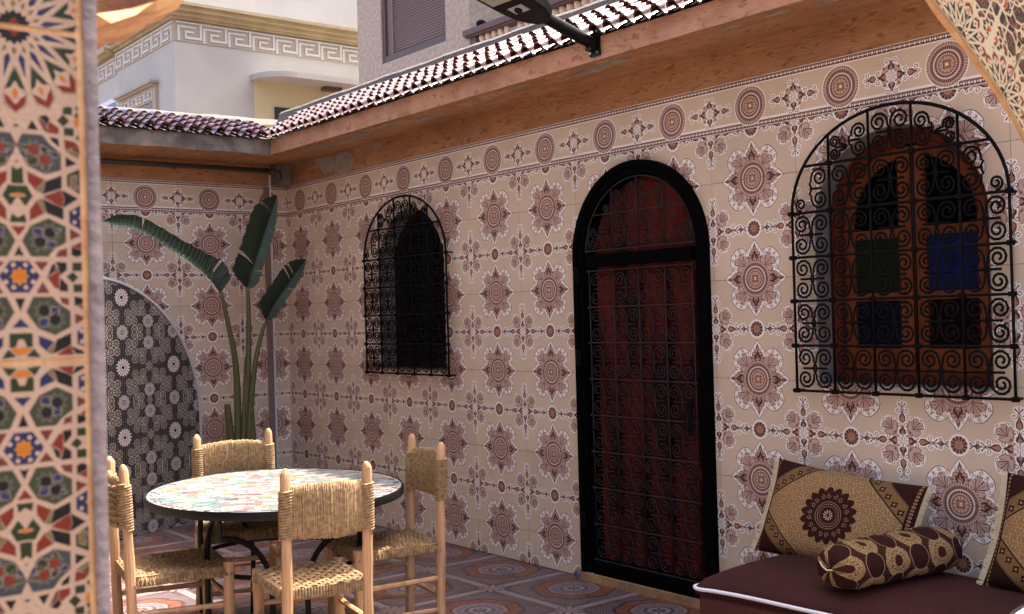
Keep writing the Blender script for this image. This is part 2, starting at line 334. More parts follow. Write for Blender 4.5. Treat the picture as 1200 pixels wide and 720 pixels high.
def img_floor():
    w = 332.5
    c = Canvas(0, 0, w, w, 1.4, (.52,.44,.43))
    g = c.grid(0, 0, w, w); X, Y = g[1], g[2]
    u, v = (X+Y)/22, (X-Y)/22
    c.put(g[0], (.13-np.minimum(np.abs(u % 1-.5), np.abs(v % 1-.5)))*-8, (.52,.44,.43))
    c.put(g[0], (np.minimum(np.abs(u % 1-.5), np.abs(v % 1-.5))-.15)*16, (.22,.19,.22))
    lob = lambda R, d, n=8: (lambda t: R+d*np.abs(np.cos(t*n/2)))
    for R, d, col in ((228, 22, (.30,.24,.26)), (216, 20, (.24,.11,.11)), (207, 18, (.50,.30,.22)), (150, 10, (.34,.13,.10)), (141, 8, (.55,.48,.48))):
        c.polar(0, 0, lob(R, d), 260, col)
    for i in range(16):
        a = 2*PI*i/16+.2; c.stroke([(155*math.cos(a), 155*math.sin(a)), (205*math.cos(a+.12), 205*math.sin(a+.12))], 9, (.33,.13,.08))
        c.disc(178*math.cos(a+.2), 178*math.sin(a+.2), 9, (.46,.25,.14))
        c.disc(112*math.cos(a), 112*math.sin(a), 16, (.27,.27,.31)); c.disc(112*math.cos(a), 112*math.sin(a), 9, (.50,.47,.46))
    c.disc(0, 0, 84, (.30,.29,.32)); c.disc(0, 0, 62, (.62,.57,.56)); c.star(0, 0, 56, 8, (.24,.14,.14), .5); c.disc(0, 0, 22, (.5,.45,.42))
    c.a = c.a*.80+np.array((.40,.29,.27), np.float32)*.20*.9
    # bands on the edges, star figure in the corner
    for s in (0, 1):
        T = (lambda x, y: (x, y)) if s == 0 else (lambda x, y: (y, x))
        c.poly([T(0, w-32), T(w, w-32), T(w, w+5), T(0, w+5)], (.14,.07,.09))
        c.poly([T(0, w-26), T(w, w-26), T(w, w+5), T(0, w+5)], (.56,.48,.47))
    for s in (0, 1):
        T = (lambda x, y: (x, y)) if s == 0 else (lambda x, y: (y, x))
        for k in range(6):
            x = 150+k*26; c.stroke([T(*p) for p in curl(x, w-52, 12, 0, 1.1, 1, 14)], 4, (.13,.06,.07))
    c.polar(w, w, lambda t: 74+16*np.cos(t*8), 100, (.14,.06,.08)); c.polar(w, w, lambda t: 66+14*np.cos(t*8), 90, (.56,.48,.47))
    for i in range(8):
        a = i*PI/4+PI/8; c.stroke([(w+20*math.cos(a), w+20*math.sin(a)), (w+58*math.cos(a), w+58*math.sin(a))], [3, 12], (.22,.08,.08))
    a = c.a
    a = np.concatenate([a[:, ::-1], a], 1); return np.concatenate([a[::-1], a], 0)
K_BR, K_GD, K_DG = (.20,.07,.045), (.70,.56,.39), (.34,.22,.13)
def scribble(c, x0, y0, x1, y1, step, col, w, seed):
    rr = random.Random(seed); y = y0
    while y < y1:
        x = x0+(step*.5 if int((y-y0)/step) % 2 else 0)
        while x < x1:
            c.stroke(curl(x+rr.uniform(-1, 1), y+rr.uniform(-1, 1), step*.46, rr.uniform(0, 6.3), 1.4, rr.choice((-1, 1)), 12, .15), w, col); x += step
        y += step*.86
def img_pillow():
    """780 x 480 mm cushion face, centred"""
    c = Canvas(-390, -240, 390, 240, 1.2, K_GD)
    scribble(c, -390, -240, 390, 240, 17, (.46,.30,.15), 2.4, 3)
    for sx in (1, -1):
        for sy in (1, -1):
            T = lambda x, y: (x*sx, y*sy)
            c.poly([T(150, 250), T(400, 30), T(400, 250)], K_BR)
            L = [T(60, 255), T(400, -30)]
            c.poly([T(95, 255), T(205, 255), T(400, 95), T(400, -5)], K_DG)
            c.poly([T(105, 255), T(195, 255), T(400, 85), T(400, 5)], (.50,.37,.22))
            for e in (92, 84, 208):
                c.stroke([T(e, 255), T(400, 255-(400-e)*.82)], 4, (.05,.02,.03) if e != 84 else (.60,.50,.35))
            for k in range(8):
                t = k/7; x, y = 130+t*270, 262-t*225
                p = T(x+12, y-12); c.star(p[0], p[1], 19, 4, K_BR, .6, PI/4); c.disc(p[0], p[1], 5, K_GD)
    # end bands
    for sx in (1, -1):
        c.poly([(sx*355, -240), (sx*390, -240), (sx*390, 240), (sx*355, 240)], K_BR)
        for k in range(28):
            c.disc(sx*370, -232+k*17.2, 6, K_GD); c.disc(sx*370, -232+k*17.2, 2.5, K_BR)
    c.polar(0, 0, lambda t: 128+24*np.abs(np.cos(t*9))-4, 160, K_BR)
    for k in range(18):
        a = 2*PI*k/18
        c.stroke(curl(98*math.cos(a), 98*math.sin(a), 13, a, 1.1, 1 if k % 2 else -1, 12), 2.4, (.70,.56,.42))
    c.ring(0, 0, 68, 3, (.66,.52,.42)); c.ring(0, 0, 56, 5, (.55,.42,.33)); c.ring(0, 0, 44, 2, (.66,.52,.42))
    for k in range(10):
        a = 2*PI*k/10; c.stroke([(8*math.cos(a), 8*math.sin(a)), (22*math.cos(a), 22*math.sin(a))], [2, 8], (.78,.68,.55))
    return c.a
def img_bolster():
    """520 mm along, 620 mm round; repeats"""
    c = Canvas(0, 0, 300, 310, 1.5, K_BR)
    def ogee(cx, cy, a, b, col, g=0):
        P = []
        for i in range(40):
            t = 2*PI*i/40; r = abs(math.cos(t))**.8
            P.append((cx+(a+g)*math.copysign(r, math.cos(t))*(.75+.25*abs(math.cos(t))), cy+(b+g)*math.sin(t)))
        c.poly(P, col)
    for cx, cy in ((75, 78), (225, 233)):
        for dx in (-300, 0, 300):
            for dy in (-310, 0, 310):
                x, y = cx+dx, cy+dy
                if -120 < x < 420 and -120 < y < 430:
                    ogee(x, y, 78, 100, K_GD); 
    scribble(c, 0, 0, 300, 310, 19, (.33,.20,.09), 2.2, 8)
    for cx, cy in ((225, 78), (75, 233)):
        for dx in (-300, 0, 300):
            for dy in (-310, 0, 310):
                x, y = cx+dx, cy+dy
                if -120 < x < 420 and -120 < y < 430:
                    ogee(x, y, 62, 82, (.66,.54,.40)); ogee(x, y, 58, 78, K_BR)
    for cx, cy in ((75, 78), (225, 233)):
        for dx in (-300, 0, 300):
            for dy in (-310, 0, 310):
                x, y = cx+dx, cy+dy
                if -120 < x < 420 and -120 < y < 430:
                    ogee(x, y, 26, 34, (.20,.11,.05)); ogee(x, y, 22, 30, (.26,.09,.05))
                    for k in range(14):
                        a = 2*PI*k/14; c.disc(x+44*math.cos(a), y+56*math.sin(a), 4, (.12,.05,.03))
    return c.a
# ---------------------------------------------------------------- helpers
class MB:
    def __init__(s): s.v, s.f, s.m, s.uv = [], [], [], []
    def face(s, P, uv=None, m=0):
        n = len(s.v); s.v += [tuple(p) for p in P]; s.f.append(tuple(range(n, n+len(P)))); s.m.append(m); s.uv.append(uv or [(0, 0)]*len(P))
    def box(s, a, b, m=0):
        x0, y0, z0 = a; x1, y1, z1 = b; n = len(s.v)
        s.v += [(x0,y0,z0),(x1,y0,z0),(x1,y1,z0),(x0,y1,z0),(x0,y0,z1),(x1,y0,z1),(x1,y1,z1),(x0,y1,z1)]
        for q in ((0,3,2,1),(4,5,6,7),(0,1,5,4),(1,2,6,5),(2,3,7,6),(3,0,4,7)):
            s.f.append(tuple(n+i for i in q)); s.m.append(m); s.uv.append([(0, 0)]*4)
    def tube(s, P, r, k=6, m=0, caps=True, flat=1.0):
        P = [Vector(p) for p in P]; n0 = len(s.v); N = len(P); R = r if hasattr(r, '__len__') else [r]*N
        up = None
        for i, p in enumerate(P):
            d = (P[min(i+1, N-1)]-P[max(i-1, 0)]).normalized()
            if up is None:
                up = Vector((0, 0, 1)) if abs(d.z) < .9 else Vector((0, 1, 0))
            x = d.cross(up).normalized(); up = x.cross(d).normalized()
            for j in range(k):
                a = 2*PI*j/k; s.v.append(tuple(p+x*math.cos(a)*R[i]+up*math.sin(a)*R[i]*flat))
        for i in range(N-1):
            for j in range(k):
                a = n0+i*k+j; b = n0+i*k+(j+1) % k
                s.f.append((a, b, b+k, a+k)); s.m.append(m); s.uv.append([(i, j), (i, j+1), (i+1, j+1), (i+1, j)])
        if caps:
            s.f.append(tuple(n0+j for j in range(k))[::-1]); s.m.append(m); s.uv.append([(0, 0)]*k)
            s.f.append(tuple(n0+(N-1)*k+j for j in range(k))); s.m.append(m); s.uv.append([(0, 0)]*k)
    def prism(s, poly, y0, y1, m=0, ax='y'):
        """poly in (x,z), extruded along y (or poly in (y,z) along x, or (x,y) along z)"""
        T = {'y': lambda p, d: (p[0], d, p[1]), 'x': lambda p, d: (d, p[0], p[1]), 'z': lambda p, d: (p[0], p[1], d)}[ax]
        n = len(s.v); k = len(poly)
        s.v += [T(p, y0) for p in poly]+[T(p, y1) for p in poly]
        s.f.append(tuple(range(n, n+k))); s.f.append(tuple(range(n+2*k-1, n+k-1, -1))); s.m += [m, m]; s.uv += [[(0, 0)]*k]*2
        for i in range(k):
            j = (i+1) % k; s.f.append((n+i, n+k+i, n+k+j, n+j)); s.m.append(m); s.uv.append([(0, 0)]*4)
    def ring(s, A, B, y0, y1, m=0, closed=False):
        """strip between polylines A (outer) and B (inner) in (x,z), extruded in y"""
        n = len(A); b = len(s.v)
        for y in (y0, y1):
            s.v += [(p[0], y, p[1]) for p in A]+[(p[0], y, p[1]) for p in B]
        L = 2*n
        for i in range(n if closed else n-1):
            j = (i+1) % n
            for q in ((b+i, b+j, b+n+j, b+n+i), (b+L+i, b+L+n+i, b+L+n+j, b+L+j), (b+i, b+L+i, b+L+j, b+j), (b+n+i, b+n+j, b+L+n+j, b+L+n+i)):
                s.f.append(q); s.m.append(m); s.uv.append([(0, 0)]*4)
        if not closed:
            for i in (0, n-1):
                s.f.append((b+i, b+n+i, b+L+n+i, b+L+i)); s.m.append(m); s.uv.append([(0, 0)]*4)
    def lathe(s, prof, c=(0, 0, 0), k=16, m=0):
        n = len(s.v); N = len(prof)
        for r, z in prof:
            for j in range(k): s.v.append((c[0]+r*math.cos(2*PI*j/k), c[1]+r*math.sin(2*PI*j/k), c[2]+z))
        for i in range(N-1):
            for j in range(k):
                s.f.append((n+i*k+j, n+i*k+(j+1) % k, n+(i+1)*k+(j+1) % k, n+(i+1)*k+j)); s.m.append(m); s.uv.append([(0, 0)]*4)
        s.f.append(tuple(n+j for j in range(k))[::-1]); s.f.append(tuple(n+(N-1)*k+j for j in range(k))); s.m += [m, m]; s.uv += [[(0, 0)]*k]*2
    def mesh(s, name, mats, smooth=False):
        me = bpy.data.meshes.new(name); me.from_pydata(s.v, [], s.f)
        for mt in (mats if isinstance(mats, (list, tuple)) else [mats]): me.materials.append(mt)
        me.polygons.foreach_set('material_index', s.m)
        ul = me.uv_layers.new(name='UVMap'); fl = [c for q in s.uv for t in q for c in t]; ul.data.foreach_set('uv', fl)
        if smooth: me.polygons.foreach_set('use_smooth', [True]*len(s.f))
        me.update()
        bm = bmesh.new(); bm.from_mesh(me); bmesh.ops.remove_doubles(bm, verts=bm.verts, dist=1e-5); bmesh.ops.recalc_face_normals(bm, faces=bm.faces)
        bm.to_mesh(me); bm.free()
        return me
    def build(s, name, mats, parent=None, smooth=False, **kw):
        return link(name, s.mesh(name, mats, smooth), parent, **kw)
def link(name, me, parent=None, loc=None, rot=None, kind=None, label=None, cat=None, group=None, mw=None):
    o = bpy.data.objects.new(name, me); C.objects.link(o)
    if parent: o.parent = parent
    if loc is not None: o.location = loc
    if rot is not None: o.rotation_euler = rot
    if mw is not None: o.matrix_local = mw
    for k, v in (('kind', kind), ('label', label), ('category', cat), ('group', group)):
        if v: o[k] = v
    return o
def thing(name, label, cat, loc=(0, 0, 0), rz=0, group=None, kind=None):
    return link(name, None, None, loc, (0, 0, rz), kind, label, cat, group)
def smooth_obj(o, angle=40):
    me = o.data; me.polygons.foreach_set('use_smooth', [True]*len(me.polygons))
    try: me.set_sharp_from_angle(angle=math.radians(angle))
    except Exception: pass
    return o
# ---------------------------------------------------------------- materials
def image(name, arr):
    h, w_ = arr.shape[:2]; im = bpy.data.images.new(name, w_, h); a = np.ones((h, w_, 4), np.float32); a[..., :3] = np.clip(arr, 0, 1)
    im.pixels.foreach_set(a.ravel()); im.update(); im.pack(); return im
def mat(name, col, rough=.6, metal=0, var=None, vscale=5, bump=0, bscale=40, img=None, spec=.5, coat=0, objvar=0, dirt=0, stretch=None, ext='REPEAT', wear=None):
    m = bpy.data.materials.new(name); m.use_nodes = True; n = m.node_tree.nodes; L = m.node_tree.links; P = n['Principled BSDF']
    P.inputs['Roughness'].default_value = rough; P.inputs['Metallic'].default_value = metal; P.inputs['Specular IOR Level'].default_value = spec
    if coat: P.inputs['Coat Weight'].default_value = coat; P.inputs['Coat Roughness'].default_value = .12
    tc = n.new('ShaderNodeTexCoord'); src = None
    if img:
        t = n.new('ShaderNodeTexImage'); t.image = img; t.extension = ext; L.new(tc.outputs['UV'], t.inputs[0]); src = t.outputs[0]
    else:
        r = n.new('ShaderNodeRGB'); r.outputs[0].default_value = (*col, 1); src = r.outputs[0]
    mp = n.new('ShaderNodeMapping'); L.new(tc.outputs['Object'], mp.inputs[0])
    if stretch: mp.inputs['Scale'].default_value = stretch
    def noise(scale, detail=6, d=0):
        q = n.new('ShaderNodeTexNoise'); q.inputs['Scale'].default_value = scale; q.inputs['Detail'].default_value = detail; q.inputs['Distortion'].default_value = d
        L.new(mp.outputs[0], q.inputs[0]); return q.outputs[0]
    def mix(a, b, fac, blend='MIX'):
        q = n.new('ShaderNodeMix'); q.data_type = 'RGBA'; q.blend_type = blend
        for s_, v in ((q.inputs['A'], a), (q.inputs['B'], b), (q.inputs['Factor'], fac)):
            if hasattr(v, 'is_output'): L.new(v, s_)
            elif isinstance(v, tuple): s_.default_value = (*v, 1)
            else: s_.default_value = v
        return q.outputs['Result']
    def ramp(v, a, b):
        q = n.new('ShaderNodeMapRange'); q.inputs[1].default_value = a; q.inputs[2].default_value = b; L.new(v, q.inputs[0]); return q.outputs[0]
    if var: src = mix(src, var, ramp(noise(vscale), .38, .62))
    if wear: src = mix(src, wear[0], ramp(noise(wear[1], 8, .6), wear[2], wear[2]+.03))
    if dirt:
        d_ = mix((1, 1, 1), (1-dirt, 1-dirt*1.05, 1-dirt*1.15), ramp(noise(2.3, 9), .4, .7)); src = mix(src, d_, 1.0, 'MULTIPLY')
    if objvar:
        oi = n.new('ShaderNodeObjectInfo'); mr = n.new('ShaderNodeMapRange'); L.new(oi.outputs['Random'], mr.inputs[0]); mr.inputs[3].default_value = 1-objvar; mr.inputs[4].default_value = 1+objvar
        cx = n.new('ShaderNodeCombineXYZ')
        for i in range(3): L.new(mr.outputs[0], cx.inputs[i])
        src = mix(src, cx.outputs[0], 1.0, 'MULTIPLY')
    L.new(src, P.inputs['Base Color'])
    if bump:
        b = n.new('ShaderNodeBump'); b.inputs['Strength'].default_value = bump; b.inputs['Distance'].default_value = .01
        L.new(noise(bscale, 6), b.inputs['Height']); L.new(b.outputs[0], P.inputs['Normal'])
        rr = n.new('ShaderNodeMapRange'); L.new(noise(bscale*.4, 3), rr.inputs[0]); rr.inputs[3].default_value = max(.02, rough-.1); rr.inputs[4].default_value = min(1, rough+.12)
        L.new(rr.outputs[0], P.inputs['Roughness'])
    return m
I = {n: image(n, globals()['img_'+n]()) for n in ('wall', 'border', 'zellij', 'zellij_far', 'fountain', 'floor', 'pillow', 'bolster')}
M = dict(
 wall=mat('printed wall tile', (0,0,0), .32, spec=.22, img=I['wall'], dirt=.12, objvar=.05, bump=.05, bscale=25),
 border=mat('printed border tile', (0,0,0), .32, spec=.22, img=I['border'], dirt=.12, objvar=.03, bump=.05, bscale=25),
 zell=mat('zellij print tile', (0,0,0), .5, spec=.15, img=I['zellij'], dirt=.10, bump=.1, bscale=200),
 skyblock=mat('sky blocker brown grey', (.17,.145,.13), .9, var=(.13,.11,.10)),
 zellf=mat('zellij print tile far lit', (0,0,0), .5, spec=.1, img=I['zellij_far'], dirt=.10),
 fount=mat('black zellij mosaic', (0,0,0), .5, spec=.15, img=I['fountain'], bump=.1, bscale=150),
 floor=mat('printed floor tile', (0,0,0), .42, img=I['floor'], dirt=.25, objvar=.06, bump=.08, bscale=30),
 pillow=mat('woven cushion cloth', (0,0,0), .85, img=I['pillow'], bump=.5, bscale=300, spec=.2),
 bolst=mat('woven bolster cloth', (0,0,0), .85, img=I['bolster'], bump=.5, bscale=300, spec=.2),
 grout=mat('grout', (.20,.16,.135), .9, bump=.3, bscale=80),
 plaster=mat('grey white plaster', (.36,.33,.31), .9, var=(.26,.24,.22), bump=.4, bscale=60),
 dkplaster=mat('old render', (.20,.17,.145), .9, var=(.13,.11,.095), bump=.6, bscale=40),
 fascia=mat('salmon painted render', (.68,.37,.25), .85, var=(.56,.29,.18), vscale=9, bump=1.0, bscale=45, stretch=(.7,1.3,1.3), wear=((.42,.22,.14), 26, .60), dirt=.2),
 soffit=mat('ochre painted render', (.50,.25,.115), .85, var=(.41,.19,.08), vscale=10, bump=1.0, bscale=45, stretch=(.45,1.3,1.3), wear=((.27,.135,.06), 30, .59), dirt=.25),
 conc=mat('weathered concrete', (.25,.20,.17), .95, var=(.12,.10,.09), vscale=9, bump=.9, bscale=50, wear=((.36,.22,.15), 3, .62)),
 roof=mat('glazed brown roof tile', (.085,.020,.015), .10, var=(.045,.016,.013), vscale=30, objvar=.4, bump=.35, bscale=28, spec=.7),
 iron=mat('black wrought iron', (.0025,.0024,.0024), .55, bump=.2, bscale=200, spec=.12),
 iron2=mat('grey black iron', (.020,.017,.016), .5, bump=.2, bscale=200, spec=.2),
 doorframe=mat('black painted steel', (.0015,.0015,.0015), .75, bump=.1, bscale=60, spec=.03),
 redwood=mat('dark red stained wood', (.016,.002,.002), .6, var=(.15,.012,.006), vscale=3.5, bump=.2, bscale=30, stretch=(2,1,.4), spec=.15),
 brownwood=mat('red brown window wood', (.12,.018,.009), .5, spec=.25, var=(.18,.034,.013), vscale=6, stretch=(3,3,.4), bump=.15, bscale=60),
 orangewood=mat('orange brown window wood', (.24,.058,.013), .5, spec=.25, var=(.15,.034,.009), vscale=6, stretch=(3,3,.4), bump=.15, bscale=60),
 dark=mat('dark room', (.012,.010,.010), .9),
 gblue=mat('blue glass', (.012,.018,.10), .12, spec=.25), ggreen=mat('green glass', (.014,.022,.009), .15, spec=.25), gnavy=mat('navy glass', (.006,.006,.018), .2, spec=.1), gmar=mat('maroon glass', (.010,.002,.002), .2, spec=.1), gblack=mat('clear dark glass', (.002,.002,.002), .1, spec=.08),
 wood=mat('peeled pale wood', (.56,.325,.165), .6, var=(.42,.225,.105), vscale=7, stretch=(4,4,.6), bump=.25, bscale=35, objvar=.08, wear=((.22,.10,.05), 9, .74)),
 rope=mat('palm rope', (.38,.235,.11), .85, var=(.19,.115,.052), vscale=45, bump=.8, bscale=260, objvar=.06),
 rope2=mat('palm rope light', (.45,.285,.14), .85, var=(.27,.165,.075), vscale=60, bump=.8, bscale=260),
 tgrout=mat('table grout', (.20,.195,.19), .7), rim=mat('black table rim', (.006,.006,.006), .45, bump=.15, bscale=80, spec=.25),
 maroon=mat('maroon bench cloth', (.046,.0075,.0048), .85, var=(.036,.006,.004), vscale=3, bump=.25, bscale=120, spec=.3),
 maroonbox=mat('maroon leatherette', (.062,.009,.008), .5, bump=.15, bscale=60),
 piping=mat('white piping', (.75,.72,.74), .6), fringe=mat('beige fringe', (.62,.50,.30), .9),
 leaf=mat('glossy dark leaf', (.009,.026,.013), .38, var=(.015,.036,.014), vscale=6, spec=.5, bump=.25, bscale=30), leafu=mat('leaf underside', (.028,.055,.022), .5, var=(.018,.036,.015), vscale=9),
 stalk=mat('green stalk', (.06,.08,.022), .5, var=(.085,.065,.022), vscale=8, stretch=(4,4,1)), sheath=mat('dry sheath', (.12,.08,.035), .8, var=(.05,.06,.02), vscale=12),
 flake=mat('bare grey render', (.36,.31,.27), .9, var=(.28,.23,.19), vscale=20),
 darkred=mat('dark red frame', (.035,.006,.004), .6, spec=.1), darkwood=mat('blackened wood', (.006,.004,.004), .6, spec=.1),
 dirt=mat('dark brown edge', (.09,.065,.05), 1, bump=.5),
 pot=mat('terracotta', (.35,.14,.07), .8, bump=.3), soil=mat('soil', (.04,.03,.02), 1),
 mauve=mat('mauve painted trim', (.085,.066,.070), .7, spec=.2, var=(.12,.09,.09), vscale=12, bump=.3, bscale=60), ochre=mat('ochre grout and edge', (.52,.30,.135), .85, var=(.42,.21,.09), vscale=25, bump=.6, bscale=90),
 ochrerock=mat('rough ochre render', (.62,.36,.16), .9, var=(.34,.15,.09), vscale=9, bump=1.0, bscale=30),
 pipe=mat('grey pipe', (.06,.055,.055), .5), conduit=mat('white conduit', (.72,.68,.66), .5), strip=mat('brown plaster strip', (.22,.15,.13), .85, bump=.3),
 bwhite=mat('white house paint', (.47,.445,.405), .85, var=(.42,.40,.365), vscale=1.2, bump=.15, bscale=12, dirt=.06), bcream=mat('cream house paint', (.60,.52,.30), .85), btan=mat('tan frieze paint', (.38,.32,.24), .85), bfret=mat('pale fret paint', (.58,.56,.53), .85),
 bcorn=mat('yellow cornice', (.46,.36,.20), .85, var=(.38,.30,.17), vscale=3), bbeige=mat('rough beige render', (.50,.40,.32), .95, var=(.40,.31,.25), vscale=22, bump=1.0, bscale=35),
 shut=mat('brown roller shutter', (.17,.11,.105), .55), shutf=mat('brown shutter frame', (.10,.06,.055), .5), rail=mat('brown rail paint', (.13,.07,.065), .6), balus=mat('cream baluster', (.90,.70,.52), .8, var=(.80,.62,.48), vscale=8),
 bglass=mat('blue window glass', (.08,.16,.42), .05, spec=.8), winframe=mat('white frame', (.7,.7,.72), .5), darkwin=mat('dark window', (.03,.03,.035), .2), railm=mat('metal rail', (.25,.35,.40), .4, metal=.5),
 lampb=mat('black lamp housing', (.004,.004,.004), .45, spec=.25), led=mat('led panel', (.34,.34,.30), .3), ledc=mat('led cell', (.55,.53,.44), .3), silver=mat('silver label', (.45,.45,.44), .4), steel=mat('steel bolt', (.5,.5,.5), .3, metal=.9),
 ridge=mat('grey ridge mortar', (.14,.115,.10), .95, var=(.10,.085,.075), bump=.8, bscale=40), blue=mat('blue paint', (.03,.09,.22), .6), thr=mat('ochre threshold', (.42,.25,.11), .85, var=(.28,.15,.07), bump=.7, bscale=50),
 ground=mat('ground', (.16,.11,.10), .9, var=(.12,.09,.08)), panel=mat('white panel edge', (.55,.50,.50), .7))
TES = [mat('tessera '+n_, tuple((v*.9+.05)**1.3*.34 for v in c_), .4, objvar=.12) for n_, c_ in (('white', (.72,.72,.70)), ('ivory', (.66,.62,.54)), ('grey', (.50,.52,.50)), ('pink', (.62,.36,.32)), ('yellow', (.66,.50,.22)), ('teal', (.26,.48,.48)), ('sky', (.38,.52,.60)), ('red', (.45,.14,.12)), ('sand', (.55,.45,.36)))]
# ---------------------------------------------------------------- openings
def otop(o, x):
    xc, hw, z0, zs, rise = o; t = (x-xc)/hw
    return zs+rise*math.sqrt(max(0, 1-t*t)) if abs(t) < 1 else None
def contour(o, d=0, n=22, bottom=False):
    """from lower left up over the arch to lower right; d insets"""
    xc, hw, z0, zs, rise = o; hw -= d; rise -= d; P = [(xc-hw, z0+(d if bottom else 0))]
    for i in range(n+1):
        a = PI-PI*i/n; P.append((xc+hw*math.cos(a), zs+rise*math.sin(a)))
    P.append((xc+hw, z0+(d if bottom else 0))); return P
DOOR = (4.195, .485, -.2, 1.885, .485)
WR = (5.79, .43, 1.19, 1.93, .42)
WL = (1.90, .42, 1.19, 1.93, .42)
OPS = [DOOR, WR, WL]
def panel_mb(x0, x1, z0, z1, ops, y0, y1, uvf, mb=None, nstep=16):
    """a slab x0..x1, z0..z1 with front y0 and back y1 and arched openings left out"""
    mb = mb or MB(); xs = {x0, x1}
    rel = [o for o in ops if o[0]-o[1] < x1 and o[0]+o[1] > x0 and o[2] < z1 and o[3]+o[4] > z0]
    for o in rel:
        n = nstep
        for i in range(n+1):
            x = o[0]-o[1]*math.cos(PI*i/n)
            if x0 < x < x1: xs.add(x)
    xs = sorted(xs)
    for a, b in zip(xs[:-1], xs[1:]):
        if b-a < 1e-5: continue
        spans = [(z0, z0, z1, z1)]
        for o in rel:
            mid = (a+b)/2
            if otop(o, mid) is not None:
                ta = otop(o, a); tb = otop(o, b); ta = o[3] if ta is None else ta; tb = o[3] if tb is None else tb
                ns = []
                for (la, lb, ha, hb) in spans:
                    if o[2] > min(la, lb): ns.append((la, lb, min(ha, o[2]), min(hb, o[2])))
                    if ha > ta or hb > tb: ns.append((min(max(la, ta), ha), min(max(lb, tb), hb), ha, hb))
                spans = ns
        for la, lb, ha, hb in spans:
            if ha-la < 1e-4 and hb-lb < 1e-4: continue
            for y in (y0, y1):
                P = [(a, y, la), (b, y, lb), (b, y, hb), (a, y, ha)]
                mb.face(P, [uvf(p[0], p[2]) for p in P])
            mb.face([(a, y0, la), (b, y0, lb), (b, y1, lb), (a, y1, la)], [uvf(a, la)]*4)
            mb.face([(a, y0, ha), (b, y0, hb), (b, y1, hb), (a, y1, ha)], [uvf(a, ha)]*4)
            for x, l, h in ((a, la, ha), (b, lb, hb)):
                if (x == xs[0] or x == xs[-1] or any(abs(abs(x-o[0])-o[1]) < 1e-6 for o in rel)) and h-l > 1e-4:
                    mb.face([(x, y0, l), (x, y1, l), (x, y1, h), (x, y0, h)], [uvf(x, l)]*4)
    return mb if mb.f else None
PH, PV = .5269, .5
# ---------------------------------------------------------------- ground and floor
g = MB(); g.box((-60, -60, -.30), (60, 60, -.012)); g.build('ground', M['ground'], kind='structure')
fl = link('floor', None, kind='structure')
fb = MB(); fb.box((-.3, -5.6, -.011), (9.6, .0, -.006)); fb.build('floor_bed', M['grout'], fl)
FT = .3325; fmesh = {}
for qi in (0, 1):
    for qj in (0, 1):
        b = MB(); e = .0012; z = 0
        u0, v0 = qi*.5, qj*.5; P = [(e, e, z), (FT-e, e, z), (FT-e, FT-e, z), (e, FT-e, z)]
        b.face(P, [(u0+p[0]/FT*.5, v0+p[1]/FT*.5) for p in P])
        for i in range(4):
            a_, c_ = P[i], P[(i+1) % 4]; b.face([a_, c_, (c_[0], c_[1], -.006), (a_[0], a_[1], -.006)], [(u0+.01, v0+.01)]*4)
        fmesh[qi, qj] = b.mesh('floor_tile', M['floor'])
x0 = 3.155-10*FT; y0 = -.22-16*FT
for i in range(0, 29):
    for j in range(0, 17):
        x, y = x0+i*FT, y0+j*FT
        if x < -.33 or x > 7.3 or y > -.01: continue
        if x > 4.8 and y < -1.6: continue
        if y < -3.4: continue
        me = fmesh[(i) % 2, (j) % 2]
        # quadrant: medallion centre lies on even corners
        me = fmesh[(i+1) % 2, (j+1) % 2]
        if y+FT > 0: 
            continue
        link('floor_tile', me, fl, (x, y, random.uniform(-.0006, .0006)))
for i in range(0, 29):                                     # row cut short against the wall
    x = x0+i*FT; y = y0+16*FT; 
    if x < -.33 or x > 7.3: continue
    L = -y-.001; b = MB(); qi = (i+1) % 2; qj = (16+1) % 2; u0, v0 = qi*.5, qj*.5; e = .0012
    P = [(e, e, 0), (FT-e, e, 0), (FT-e, L, 0), (e, L, 0)]
    b.face(P, [(u0+p[0]/FT*.5, v0+p[1]/FT*.5) for p in P])
    b.face([(e, e, 0), (FT-e, e, 0), (FT-e, e, -.006), (e, e, -.006)], [(u0, v0)]*4)
    b.build('floor_tile', M['floor'], fl, loc=(x, y, 0))
# ---------------------------------------------------------------- tiled walls
XC0 = .259                                                # first medallion column on the main wall
def tile_wall(root, xa, xb, xc0, ops, wallname):
    full = None; fullb = None; k0 = math.floor((xa-xc0)/PH+.5); k1 = math.ceil((xb-xc0)/PH+.5)
    rows = [(-.295, .205), (.205, .705), (.705, 1.205), (1.205, 1.705), (1.705, 2.205), (2.205, 2.456)]
    for k in range(k0, k1+1):
        cx = xc0+k*PH; a = max(cx-PH/2+.0012, xa); b = min(cx+PH/2-.0012, xb)
        if b-a < .01: continue
        for z0, z1 in rows:
            z0_ = max(z0, .0)+.0011; z1_ = z1-.0011
            uvf = lambda x, z, cx=cx, z0=z0: ((x-cx)/PH+.5, (z-z0)/PV)
            cut = any(o[0]-o[1] < b and o[0]+o[1] > a and o[2] < z1_ and o[3]+o[4] > z0_ for o in ops)
            if not cut and b-a > PH-.01 and z1-z0 > .45 and z0 > 0:
                if full is None:
                    full = panel_mb(-PH/2+.0012, PH/2-.0012, .0011, .4989, [], 0, .006, lambda x, z: (x/PH+.5, z/PV)).mesh('wall_tile', M['wall'])
                link('wall_tile', full, root, (cx, random.uniform(-.0006, 0), z0)); continue
            mb = panel_mb(a, b, z0_, z1_, ops, 0, .006, uvf)
            if mb: mb.build('wall_tile', M['wall'], root)
        z0, z1 = 2.456, 2.704
        mb = panel_mb(a, b, z0, z1, ops, -.0015, .006, lambda x, z, cx=cx: ((x-cx)/PH+.5, (z-2.455)/.25))
        mb.build('border_tile', M['border'], root)
mw_ = link('wall_courtyard', None, kind='structure')
